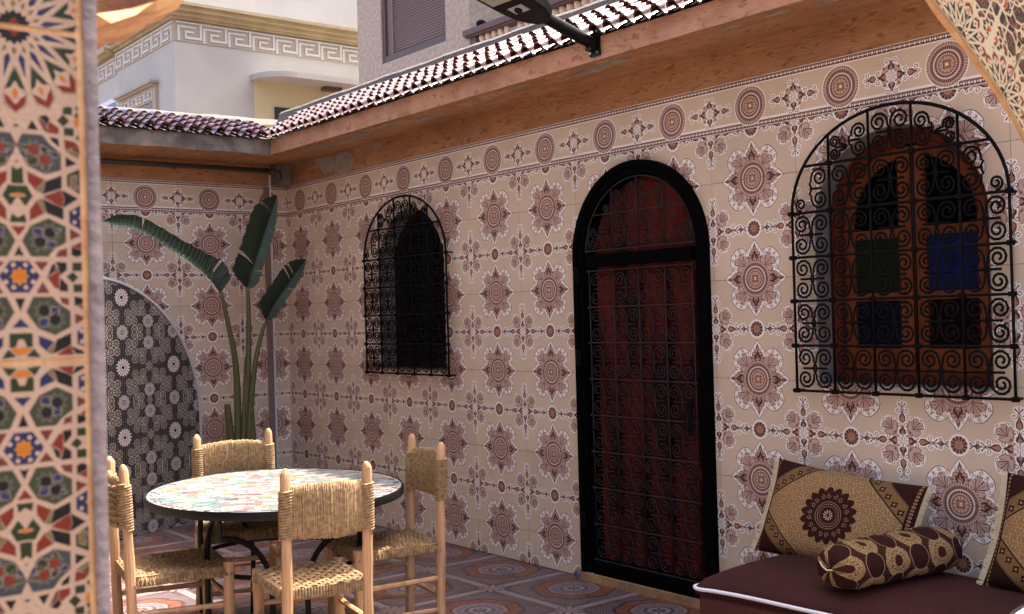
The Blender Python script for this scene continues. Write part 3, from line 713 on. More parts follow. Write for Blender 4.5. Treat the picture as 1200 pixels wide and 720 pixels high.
cb = panel_mb(-.25, 8.6, -.1, 2.9, OPS, .006, .24, lambda x, z: (0, 0)); cb.build('wall_core', M['grout'], mw_)
tile_wall(mw_, .0, 7.6, XC0, OPS, 'm')
up = MB(); up.box((0, .0005, 2.705), (8.4, .006, 2.9)); up.build('painted_band', M['soffit'], mw_)
for o in (WR, WL, DOOR):                                   # plastered reveals
    b = MB(); A = contour(o, 0, 24); B = contour(o, .004, 24)
    b.ring(A, B, .0003, .235)
    if o is not DOOR: b.box((o[0]-o[1], .0003, o[2]-.004), (o[0]+o[1], .235, o[2]+.006))
    b.build('reveal', M['plaster'], mw_)
bw = link('wall_end', None, kind='structure', rot=(0, 0, PI/2))
b = MB(); b.box((-5, .006, -.1), (.0, .24, 2.9)); b.build('wall_core', M['grout'], bw)
tile_wall(bw, -3.2, -.0005, -.157, [], 'b')
b = MB(); b.box((-5, .0005, 2.705), (-.001, .006, 2.9)); b.build('painted_band', M['soffit'], bw)
b = MB(); b.box((-.205, -.008, .001), (-.155, .0, 2.70)); b.build('plaster_strip', M['strip'], bw)
b = MB(); b.box((-.3, -5.1, 0), (6.3, -4.75, 9)); b.build('sky_blocker_wall', M['skyblock'], kind='structure')  # unseen wall, added to block sky light and darken the left side
b = MB(); b.box((-.3, -4.75, 3.0), (6.3, -3.35, 3.14)); b.build('sky_blocker_eave', M['skyblock'], kind='structure')  # unseen eave, added to shade the floor and cut more sky light
rr = random.Random(21)                                     # irregular dark brown line where the walls meet the floor
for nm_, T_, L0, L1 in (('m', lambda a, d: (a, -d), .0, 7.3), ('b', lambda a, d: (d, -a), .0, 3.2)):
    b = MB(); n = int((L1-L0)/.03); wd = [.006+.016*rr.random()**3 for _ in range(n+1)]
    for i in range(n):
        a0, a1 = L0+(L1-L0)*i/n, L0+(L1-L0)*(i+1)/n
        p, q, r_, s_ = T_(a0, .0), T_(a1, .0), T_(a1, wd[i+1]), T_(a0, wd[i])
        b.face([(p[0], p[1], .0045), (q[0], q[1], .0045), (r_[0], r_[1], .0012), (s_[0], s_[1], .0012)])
    b.build('floor_edge_line', M['dirt'], kind='stuff')
# dark rooms behind the openings
for o, nm in ((WR, 'r'), (WL, 'l'), (DOOR, 'd')):
    pass
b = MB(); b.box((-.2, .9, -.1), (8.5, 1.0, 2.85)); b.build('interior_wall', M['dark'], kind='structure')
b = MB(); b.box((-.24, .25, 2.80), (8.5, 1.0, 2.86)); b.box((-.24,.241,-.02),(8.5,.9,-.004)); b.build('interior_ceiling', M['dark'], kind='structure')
# ---------------------------------------------------------------- eaves
EY, EX, EZ0, EZ1 = -.41, .575, 2.876, 2.995
def rough_sheet(mb, f, nu, nv, m, amp, seed):
    rr = random.Random(seed); G = [[f(i/nu, j/nv) for j in range(nv+1)] for i in range(nu+1)]
    for i in range(nu):
        for j in range(nv): mb.face([G[i][j], G[i+1][j], G[i+1][j+1], G[i][j+1]], None, m)
def wob(x, s, a): return a*(math.sin(x*7.3+s)+.6*math.sin(x*17.1+s*2.3)+.4*math.sin(x*41+s*5))
ev = link('eaves', None, kind='structure')
b = MB()
rough_sheet(b, lambda u, v: (EX+u*(8-EX), EY+wob(EX+u*(8-EX), v*3, .0025), EZ0+v*(EZ1-EZ0)+0), 160, 5, 0, 0, 1)
b.build('fascia', M['fascia'], ev, smooth=True)
b = MB()
rough_sheet(b, lambda u, v: (u*8, EY*v, EZ0+0+(1-v)*.004), 160, 6, 0, 0, 1)
b.build('soffit', M['soffit'], ev, smooth=True)
b = MB()
rough_sheet(b, lambda u, v: (EX+wob(u*3, v*2, .0025), EY-u*3.2, EZ0+v*(EZ1-EZ0)+(wob(u*5, 4, .003) if v == 0 else 0)), 60, 5, 0, 0, 1)
b.build('fascia', M['conc'], ev, smooth=True, label='weathered grey concrete fascia')
b = MB()
rough_sheet(b, lambda u, v: (EX*v, EY-u*3.2, EZ0+(wob(u*5, 4, .003) if v == 1 else 0)-(1-v)*.002), 60, 5, 0, 0, 1)
b.build('soffit', M['soffit'], ev, smooth=True)
b = MB(); b.box((-.2, EY+.01, EZ1-.05), (8.2, .24, EZ1)); b.box((-.2, -3.6, EZ1-.05), (EX-.01, EY+.01, EZ1)); b.build('slab', M['conc'], ev)
b = MB(); b.box((.001, -.14, 2.706), (.13, -.012, 2.874)); o = b.build('corner_block', M['dkplaster'], ev)
# peeled patches of old render on the soffit and fascia: thin raised flakes
rr = random.Random(5)
for i in range(26):
    x = rr.uniform(.7, 6.2); y = rr.choice((-.37, -.36, -.34, -.3))*rr.uniform(.8, 1.05); R = rr.uniform(.03, .13); n = 13
    y = EY+.022+R*.42+rr.uniform(0, .10)
    P = []
    for k in range(n):
        a = 2*PI*k/n; r = R*rr.uniform(.6, 1.1); P.append((x+r*math.cos(a)*1.7, min(-.01, max(EY+.012+.004*math.sin(k*2.1), y+r*math.sin(a)*.35))))
    b = MB(); b.prism(P, EZ0-.0020-i*.00025, EZ0+.0055+i*.00025, ax='z'); b.build('peeled_patch', M['flake'] if i % 3 else M['ochre'], ev)
for x, z, R in ((.75, 2.80, .12), (1.0, 2.79, .16), (.62, 2.84, .08), (1.5, 2.86, .07)):
    P = [(x+R*rr.uniform(.6, 1.1)*math.cos(2*PI*k/14)*1.2, max(2.708, min(2.872, z+R*rr.uniform(.6, 1.1)*math.sin(2*PI*k/14)*.7))) for k in range(14)]
    b = MB(); b.prism(P, -.0030-R*.02, .0004); b.build('peeled_patch', M['flake'], mw_)
# roofs
def roof(root, origin, ex, up, n_cols, rows, pitch, step, keep, seed):
    """ex: along the eave, up: up the slope"""
    rr = random.Random(seed); ex = Vector(ex); upv = Vector(up).normalized(); nz = ex.cross(upv).normalized()
    if nz.z < 0: nz = -nz
    prof = []
    hw = pitch/2
    for k in range(13):                                    # cover
        a = PI-PI*k/12; prof.append((-.005+hw*.64*math.cos(a), .040*math.sin(a)))
    for k in range(1, 6):                                  # pan
        a = PI*k/6; prof.append((hw*.64+(pitch-hw*1.28)*k/6, -.022*math.sin(a)))
    Ls = step*1.25; t = .012; mb = MB()
    for k in range(len(prof)-1):
        (xa, za), (xb, zb) = prof[k], prof[k+1]
        tl = .016                                          # lower end lies on the tile below
        lo = lambda x, z: (x, 0, z+tl); hi = lambda x, z: (x*.93, Ls, z*.9)
        mb.face([lo(xa, za), lo(xb, zb), hi(xb, zb), hi(xa, za)])
        mb.face([(xa, .0, za+tl), (xb, .0, zb+tl), (xb*.88, .0, zb+tl-t), (xa*.88, .0, za+tl-t)])
    me = mb.mesh('roof_tile', M['roof'], True)
    try: me.set_sharp_from_angle(angle=math.radians(50))
    except Exception: pass
    B = Matrix((ex, upv, nz)).transposed().to_4x4()
    for r in range(rows-1, -1, -1):
        for c in range(n_cols):
            p = Vector(origin)+ex*(c+.5)*pitch+upv*r*step
            if not keep(p): continue
            J = Matrix.Rotation(rr.uniform(-.035, .035), 4, 'X') @ Matrix.Rotation(rr.uniform(-.05, .05), 4, 'Y') @ Matrix.Rotation(rr.uniform(-.05, .05), 4, 'Z')
            mw = B @ J; mw.translation = p+upv*rr.uniform(-.008, .008)+nz*rr.uniform(-.002, .002)
            link('roof_tile', me, root, mw=mw)
rf = link('roof_courtyard', None, kind='structure')
RS = Vector((0, .42, .256)).normalized()
roof(rf, (.50, -.475, 2.992), (1, 0, 0), RS, 53, 5, .110, .097, lambda p: p.x > .60+(-.475-p.y)*1.25, 3)
rb = link('roof_end', None, kind='structure')
roof(rb, (.635, -.36, 3.0), (0, -1, 0), (-.55, 0, .20), 18, 5, .110, .108, lambda p: p.y < -.48+(.635-p.x)*.72, 4)
# slabs under the tiles and ridge mortar
b = MB(); b.face([(.6, -.44, 2.996), (8.2, -.44, 2.996), (8.2, .02, 3.30), (0, .02, 3.30)]); b.build('roof_bed', M['ridge'], rf)
b = MB(); b.face([(.6, -.44, 2.996), (.6, -3.6, 2.996), (.02, -3.6, 3.17), (.02, -.02, 3.17)]); b.build('roof_bed', M['ridge'], rb)
b = MB(); rough_sheet(b, lambda u, v: (.03+u*8.1, [-.075, -.055, -.03, .22][int(v*3+.01)], [3.24, 3.318, 3.340, 3.345][int(v*3+.01)]+wob(u*8, 2, .0025)), 150, 3, 0, 0, 0)
b.build('ridge_cap', M['ridge'], rf)
b = MB(); rough_sheet(b, lambda u, v: ([.075, .0, -.03, -.2][int(v*3+.01)], .0-u*3.4, [3.215, 3.265, 3.282, 3.282][int(v*3+.01)]-u*.05+wob(u*5, 2, .0025)), 70, 3, 0, 0, 0)
b.build('ridge_cap', M['ridge'], rb)
b = MB(); b.box((-.2, .05, 2.86), (8.2, .22, 3.33)); b.box((-.2, -3.6, 2.86), (-.03, .05, 3.12)); b.build('parapet', M['dkplaster'], rf)
# ---------------------------------------------------------------- grilles
def spiral(cx, cz, r, a0, turns, sgn, n=15, end=.28):
    return [(cx+r*(1-(1-end)*i/n)*math.cos(a0+sgn*2*PI*turns*i/n), cz+r*(1-(1-end)*i/n)*math.sin(a0+sgn*2*PI*turns*i/n)) for i in range(n+1)]
def scroll_mesh(w_, h_, rad, k=4, im='iron'):
    """one half of a cell: a C scroll against x=0 (the bar) curling to +x, spirals top and bottom, waist pinched towards x=w"""
    mb = MB(); r = min(w_*.45, h_*.235)
    top = spiral(r*1.05, h_/2-r*1.15, r, 0, 1.7, 1, 18, .2)
    bot = [(x, -z) for x, z in top]
    # waist from the outside of the top spiral to that of the bottom one
    x_o = r*2.05; mid = [(x_o+.001, h_/2-r*1.6), (x_o+w_*.10, h_*.13), (w_*.93, h_*.04), (w_*.93, -h_*.04), (x_o+w_*.10, -h_*.13), (x_o+.001, -h_/2+r*1.6)]
    path = top[::-1]+mid+bot
    mb.tube([(x, 0, z) for x, z in path], rad, k, caps=False)
    mb.tube([(w_*.35, -.001, 0), (w_*1.0, -.001, 0)], rad*.95, k)
    return mb.mesh('scroll', M[im], True)
def grille(root, xs, zs, top, y, rad, srad, bar=None, arch=None, im='iron'):
    """bars at xs, rows at zs; arch=(xc,hw,z_spring,rise) closes the top"""
    zt = zs[-1]; 
    def ztop(x):
        if not arch: return zt
        t = (x-arch[0])/arch[1]; return arch[2]+arch[3]*math.sqrt(max(0, 1-t*t))
    for x in xs:
        b = MB(); b.tube([(x, y, zs[0]), (x, y, max(ztop(x), arch[2] if arch else zt))], rad, 6); b.build('vertical_bar', M[im], root, smooth=True)
    for z in zs:
        xa, xb = xs[0]-.02, xs[-1]+.02
        if arch and z > arch[2]+.01:
            q = arch[1]*math.sqrt(max(0, 1-((z-arch[2])/arch[3])**2)); xa, xb = arch[0]-q, arch[0]+q
        b = MB(); b.tube([(xa, y-.004, z), (xb, y-.004, z)], rad, 6)
        for x in xs:
            if xa < x < xb: b.box((x-rad*1.7, y-rad*1.9, z-rad*1.5), (x+rad*1.7, y+rad*1.3, z+rad*1.5))
        b.build('cross_bar', M[im], root)
    if arch:
        P = [(arch[0]-arch[1]*math.cos(PI*i/32), y, arch[2]+arch[3]*math.sin(PI*i/32)) for i in range(33)]
        b = MB(); b.tube(P, rad*1.15, 6); b.build('arch_bar', M[im], root, smooth=True)
    cache = {}
    zz = list(zs)
    if arch: zz = zz+[arch[2]+arch[3]+.2]
    for i in range(len(xs)-1):
        xa, xb = xs[i], xs[i+1]; hwid = (xb-xa)/2
        for s_ in (0, 1):
            xm = xa+hwid*(.5+s_)
            for j in range(len(zz)-1):
                lo = zz[j]; hi = min(zz[j+1], min(ztop(xa+hwid*s_+.01*(1-s_)), ztop(xa+hwid*(1+s_)-.01*s_))-.006) if arch else zz[j+1]
                h = hi-lo
                if h < .045: continue
                if h < .115:
                    rq = min(hwid*.42, h*.42)-.002; b = MB(); P_ = spiral(xm, (lo+hi)/2 if h < .09 else lo+rq+.01, rq, -PI/2, 1.5, 1 if s_ else -1, 16)
                    b.tube([(x_, y-.002, z_) for x_, z_ in P_], srad, 4, caps=False); b.build('scroll', M[im], root, smooth=True); continue
                key = (round(h, 2), round(hwid, 3))
                if key not in cache: cache[key] = scroll_mesh(hwid-rad, h-rad*2, srad, im=im)
                mw = Matrix.Translation((xa+rad if s_ == 0 else xb-rad, y-.002, (lo+hi)/2)) @ (Matrix.Identity(4) if s_ == 0 else Matrix.Rotation(PI, 4, 'Z'))
                link('scroll', cache[key], root, mw=mw)
                if arch and hi < zz[j+1]-.02 and j >= len(zs)-2 and h > .09:  pass
def window_grille(x0, x1, label):
    t = thing('window_grille', label, 'window grille', (0, 0, 0), group='arched iron grilles over the windows')
    n = 5; xs = [x0+(x1-x0)*i/n for i in range(n+1)]; zs = [1.163, 1.375, 1.585, 1.79, 1.998, 2.215]
    grille(t, xs, zs, None, -.055, .0070, .0058, arch=((x0+x1)/2, (x1-x0)/2, 1.998, .435))
    b = MB()
    for x, z in ((x0, 1.163), (x1, 1.163), (x0, 1.998), (x1, 1.998)): b.tube([(x, -.055, z), (x, -.0008, z)], .006, 6)
    b.build('wall_anchor', M['iron'], t)
window_grille(1.355, 2.42, 'black wrought iron arched grille left of the door, over the dark small window')
window_grille(5.277, 6.335, 'black wrought iron arched grille over the coloured glass window above the bench')
# ---------------------------------------------------------------- windows
def arched_window(o, y, label, colours, panes, frame_mats):
    t = thing('arched_window', label, 'window'); xc, hw, z0, zs, rise = o
    oo = (xc, hw-.006, z0+.008, zs, rise-.006)
    b = MB(); b.ring(contour(oo, 0, 24), contour(oo, .055, 24), y-.02, y+.05); b.box((xc-hw+.062, y-.018, z0+.008), (xc+hw-.062, y+.05, z0+.062)); b.build('outer_frame', frame_mats[0], t)
    b = MB(); b.ring(contour(oo, .055, 24), contour(oo, .066, 24), y-.028, y+.0); b.build('bead', frame_mats[0], t)
    i = .066; A = (xc, hw-.006-i, z0+.066, zs, rise-.006-i)
    # two casements
    mw2 = .062
    for s_ in (-1, 1):
        x_in = xc+s_*.004; hwA = A[1]; d = .052
        # stile along the arch half, drawn as ring clipped to this half
        O = [p for p in contour(A, 0, 32) if (p[0]-xc)*s_ > .0045]; 
        Ii = []
        B = (xc, hwA-d, A[2], zs, A[4]-d)
        for p in O:
            a_ = math.atan2((p[1]-zs)/A[4], (p[0]-xc)/hwA) if p[1] > zs else None
            Ii.append((xc+B[1]*math.cos(a_), zs+B[4]*math.sin(a_)) if a_ is not None else (xc+s_*B[1], p[1]))
        if s_ > 0: O, Ii = O, Ii
        b = MB(); b.ring(O, Ii, y, y+.04); 
        top = zs+A[4]-.004
        b.box((min(x_in, x_in+s_*mw2), y-.003, A[2]), (max(x_in, x_in+s_*mw2), y+.038, top-.008))
        for (za, zb) in ((A[2], A[2]+.10), (1.575, 1.612), (1.862, 1.902)):
            xa, xb = sorted((x_in+s_*(mw2-.002), xc+s_*(B[1]+.004))); b.box((xa, y+.002, za), (xb, y+.036, zb))
        b.build('casement', frame_mats[1] if s_ < 0 else frame_mats[2], t)
        rows_ = [(A[2]+.10, 1.575), (1.612, 1.862), (1.902, None)]
        for k, (za, zb) in enumerate(rows_):
            m_ = M[panes[(0 if s_ < 0 else 3)+k]]; b = MB()
            xa, xb = sorted((x_in+s_*(mw2-.004), xc+s_*(B[1]+.004)))
            if zb: b.box((xa, y+.014, za-.004), (xb, y+.02, zb+.004))
            else:
                P = [(xa, za-.004), (xb, za-.004)]; n = 10
                for q in range(n+1):
                    x = xb+(xa-xb)*q/n; tt = (x-xc)/(B[1]+.006); P.append((x, zs+(B[4]+.006)*math.sqrt(max(0, 1-tt*tt))))
                b.prism(P, y+.014, y+.02)
            b.build('pane', m_, t)
arched_window(WR, .13, 'red brown arched casement window with blue, green and dark glass panes above the bench', None, ['gnavy', 'ggreen', 'gblack', 'gmar', 'gblue', 'gblack'], (M['brownwood'], M['orangewood'], M['orangewood']))
arched_window(WL, .15, 'dark arched wooden window left of the door with unlit panes', None, ['gblack']*6, (M['darkred'], M['darkwood'], M['darkwood']))
# ---------------------------------------------------------------- door
t = thing('arched_door', 'tall arched black iron door with scrollwork grille over dark red wood', 'door')
DO = (4.20, .512, .045, 1.885, .512)
b = MB(); b.ring(contour(DO, 0, 30), contour(DO, .034, 30), -.042, .12); b.build('door_frame', M['doorframe'], t)
b = MB(); b.ring(contour(DO, .032, 30), contour(DO, .072, 30), -.030, .10); b.build('inner_frame', M['doorframe'], t)
b = MB(); b.box((3.79, -.034, 1.825), (4.61, .05, 1.893)); b.build('transom', M['doorframe'], t)
b = MB(); b.box((3.786, -.034, .046), (4.612, .05, .125)); b.build('bottom_rail', M['doorframe'], t)
b = MB(); b.box((3.79, .055, .10), (4.61, .075, 1.83))
b.build('wood_panel', M['redwood'], t)
for i in range(4):
    for zz_, hh in ((.17, .48), (.72, .48), (1.27, .50)):
        b = MB(); b.box((3.815+i*.2, .035, zz_), (3.965+i*.2, .058, zz_+hh)); b.build('raised_panel', M['redwood'], t)
b = MB(); Q = contour((4.20, .425, 1.87, 1.885, .425), 0, 24); b.prism(Q, .06, .075); b.build('arch_panel', M['redwood'], t)
lf = link('leaf_grille', None, t)
grille(lf, [3.80, 4.0, 4.20, 4.40, 4.60], [.128, .335, .545, .755, .965, 1.175, 1.385, 1.59, 1.80], None, -.012, .005, .0042, im='iron2')
ag = link('arch_grille', None, t)
grille(ag, [3.80, 4.0, 4.20, 4.40, 4.60], [1.915, 2.12], None, -.012, .005, .0042, arch=(4.20, .425, 1.90, .41), im='iron2')
for z in (.35, 1.30, 1.78):
    b = MB(); b.tube([(3.712, -.05, z-.035), (3.712, -.05, z+.035)], .009, 8); b.box((3.70, -.046, z-.045), (3.74, -.0425, z+.045)); b.build('hinge', M['iron'], t)
b = MB(); b.tube([(4.575, -.04, 1.05), (4.575, -.075, 1.05), (4.575, -.075, .93), (4.575, -.04, .93)], .007, 6); b.box((4.56, -.041, .9), (4.59, -.0345, 1.08)); b.build('handle', M['iron'], t)
b = MB(); P = [(3.69, -.05), (4.72, -.055), (4.72, .10), (3.69, .10)]
n = 30; b.prism([(3.69+1.04*i/n, -.055+wob(i*.2, 1, .004)) for i in range(n+1)]+[(4.73, .1), (3.69, .1)], -.003, .046, ax='z')
b.build('doorstep', M['thr'], label='low ochre mortar step under the arched door', cat='doorstep')
b = MB(); rr = random.Random(2)
for k in range(9):
    a = rr.uniform(0, 6.28); r = rr.uniform(.002, .010); c_ = (3.665+r*math.cos(a), -.06+r*math.sin(a)*.5, .010+rr.uniform(0, .03)); s_ = rr.uniform(.007, .012)
    b.tube([(c_[0]-s_, c_[1], c_[2]), (c_[0], c_[1]-.004, c_[2]+s_*.6), (c_[0]+s_, c_[1], c_[2]-s_*.3)], [s_*.5, s_, s_*.4], 6)
b.build('paint_lump', M['blue'], label='small blue lump at the left foot of the door frame', cat='paint lump')
# ---------------------------------------------------------------- pipes in the corner
t = thing('drain_pipe', 'grey horizontal drain pipe under the end eave', 'pipe')
b = MB(); b.tube([(.085, -3.1, 2.812), (.085, -.17, 2.822)], .019, 12); b.build('pipe', M['pipe'], t, smooth=True)
b = MB(); b.tube([(.085, -.19, 2.822), (.085, -.165, 2.82), (.15, -.135, 2.80), (.155, -.13, 2.74)], .024, 10); b.build('elbow', M['pipe'], t, smooth=True)
for y in (-1.0, -1.9):
    b = MB(); b.tube([(.085, y-.012, 2.812-(y+.17)*-.003), (.085, y+.012, 2.812-(y+.17)*-.003)], .0225, 12); b.box((.0, y-.006, 2.81), (.07, y+.006, 2.822)); b.build('bracket', M['pipe'], t)
b = MB(); b.box((.0005, -.152, .01), (.016, -.138, 2.80)); b.build('cable_conduit', M['conduit'], label='thin white vertical cable conduit on the end wall near the corner', cat='cable conduit')
# ---------------------------------------------------------------- black and white zellij arch panel by the end wall
th = math.radians(25); t = thing('mosaic_arch_panel', 'black and white zellij arch panel standing by the end wall', 'mosaic panel', (.05, -.80, 0), -th+PI/2+PI)
# local x runs along (sin th, -cos th) -> world; the face looks to local +y*(-1)
t.matrix_world = Matrix(((math.sin(th), -math.cos(th), 0, .05), (-math.cos(th), -math.sin(th), 0, -.80), (0, 0, 1, 0), (0, 0, 0, 1)))
AP = (1.13, 1.10, .0, .83, 1.10)
Q = contour(AP, .022, 48); uvp = lambda p: ((p[0]-.321-.0)/.515+.5, (p[1]-1.256)/.515+.5)
b = MB(); n_ = len(Q)
b.face([(p[0], -.004, p[1]) for p in Q], [uvp(p) for p in Q]); b.prism(Q, -.0035, .045)
o = b.build('mosaic', M['fount'], t)
b = MB(); b.ring(contour(AP, 0, 48), contour(AP, .020, 48), -.012, .05); b.build('white_edge', M['panel'], t)
# ---------------------------------------------------------------- plant
def bez(P, n):
    """Catmull-Rom through P"""
    P = [Vector(p) for p in P]; Q = [P[0]*2-P[1]]+P+[P[-1]*2-P[-2]]; out = []
    for i in range(1, len(Q)-2):
        for k in range(n):
            t_ = k/n; a, b_, c, d = Q[i-1], Q[i], Q[i+1], Q[i+2]
            out.append(.5*((2*b_)+(c-a)*t_+(2*a-5*b_+4*c-d)*t_*t_+(3*b_-a-3*c+d)*t_**3))
    out.append(P[-1]); return out
t = thing('banana_plant', 'tall dark green plant with three torn paddle leaves in the corner', 'plant')
pot = MB(); pot.lathe([(.13, 0), (.15, .02), (.19, .28), (.205, .30), (.205, .34), (.185, .34), (.18, .31)], (.48, -.70, 0), 24); pot.build('pot', M['pot'], t, smooth=True)
b = MB(); b.lathe([(.178, .295), (.178, .305)], (.48, -.70, 0), 20); b.build('soil', M['soil'], t)
stalks = [[(.47, -.72, .30), (.47, -.70, .66), (.49, -.712, 1.22), (.5, -.78, 1.60), (.5, -.82, 1.80)],
          [(.49, -.68, .30), (.49, -.66, .66), (.5, -.615, 1.22), (.5, -.60, 1.60), (.5, -.60, 1.84)],
          [(.51, -.66, .30), (.51, -.63, .66), (.52, -.58, 1.15), (.5, -.50, 1.45), (.5, -.445, 1.58)],
          [(.46, -.70, .30), (.45, -.745, .60), (.44, -.76, .82), (.44, -.77, .93)], [(.5, -.62, .3), (.52, -.60, .6), (.53, -.61, .90)],
          [(.5, -.69, .30), (.51, -.67, .7), (.5, -.65, 1.05), (.51, -.64, 1.3)]]
for i, s_ in enumerate(stalks):
    P = bez(s_, 5); n = len(P); r0 = (.042, .042, .036, .042, .036, .032)[i]; r1 = (.013, .013, .012, .024, .02, .006)[i]
    b = MB(); b.tube(P, [r0+(r1-r0)*min(1, (k/(n-1))**.75) for k in range(n)], 8); b.build('stalk' if i < 3 or i == 5 else 'sheath', M['stalk'] if i < 3 or i == 5 else M['sheath'], t, smooth=True)
def leaf(mid, wl, wr, nl, nr, tears, seed, droop=.25):
    """mid: midrib points; wl, wr widths (profile fn) of the two halves; nl, nr: directions they spread in"""
    rr = random.Random(seed); P = bez(mid, 9); n = len(P)
    for side, wf, nd in ((0, wl, nl), (1, wr, nr)):
        nd = Vector(nd); b = MB(); cols = 5
        segs = []; start = 0
        cuts = sorted(tears[side])+[1.01]
        for cct in cuts:
            end = min(n-1, int(cct*(n-1))); 
            if end > start: segs.append((start, end)); start = end
        for (a, e) in segs:
            m_ = max(2, (e-a)*2)
            rowsP = []
            for k in range(m_+1):
                f = a+(e-a)*k/m_; i0 = min(int(f), n-2); p = P[i0].lerp(P[i0+1], f-i0); tan = (P[i0+1]-P[i0]).normalized()
                u = f/(n-1); w_ = wf(u)*(1+.03*math.sin(f*1.7+seed)); 
                gap = 0
                if k == 0 and a > 0: gap = .10
                if k == m_ and e < n-1: gap = -.10
                d = (nd-tan*nd.dot(tan)).normalized(); nn = tan.cross(d)
                row = []
                for c in range(cols+1):
                    v = c/cols; row.append(p+d*w_*v+tan*(w_*v*.35+gap*w_*v*1.2)+nn*(.05*math.sin(v*PI)*w_*4*.3+.006*math.sin(f*5+v*2))-Vector((0, 0, droop))*w_*v*v)
                rowsP.append(row)
            for k in range(m_):
                for c in range(cols): b.face([rowsP[k][c], rowsP[k+1][c], rowsP[k+1][c+1], rowsP[k][c+1]], None, 0)
        b.build('leaf_blade', M['leaf'] if side == 0 else M['leafu'], t, smooth=True)
    b = MB(); b.tube(P, [.009*(1-.75*k/(n-1)) for k in range(n)], 6); b.build('midrib', M['leafu'], t, smooth=True)
bump_ = lambda w_, a=.12, b_=.75, p=.6: (lambda u: w_*(min(1, (u/a))**p if u < a else (1 if u < b_ else max(.03, 1-((u-b_)/(1-b_))**1.7))))
leaf([(.5, -.825, 1.80), (.5, -.89, 1.91), (.5, -1.02, 2.03), (.5, -1.24, 2.17), (.5, -1.47, 2.29), (.5, -1.69, 2.32)], (lambda u: float(np.interp(u, [0,.04,.2,.32,.5,.8,.92,1],[.02,.12,.16,.12,.09,.085,.06,.01]))), (lambda u: float(np.interp(u, [0,.1,.5,.9,1],[.01,.05,.045,.05,.01]))), (.15, .35, 1), (.6, -.3, -.45), ([.24, .76], [.5]), 3, droop=.12)
leaf([(.5, -.60, 1.82), (.5, -.565, 1.95), (.5, -.49, 2.15), (.5, -.41, 2.36), (.5, -.33, 2.57)], bump_(.185, .12, .70), bump_(.07, .1, .6), (.25, -1, .25), (.5, 1, .05), ([.34, .86], [.3]), 5, droop=.1)
leaf([(.5, -.45, 1.57), (.52, -.40, 1.68), (.53, -.29, 1.83), (.54, -.20, 1.95), (.55, -.11, 2.06)], bump_(.14, .15, .6), bump_(.06, .1, .6), (.25, -1, .35), (.6, .7, -.2), ([.62, .7], [.5]), 7, droop=.08)
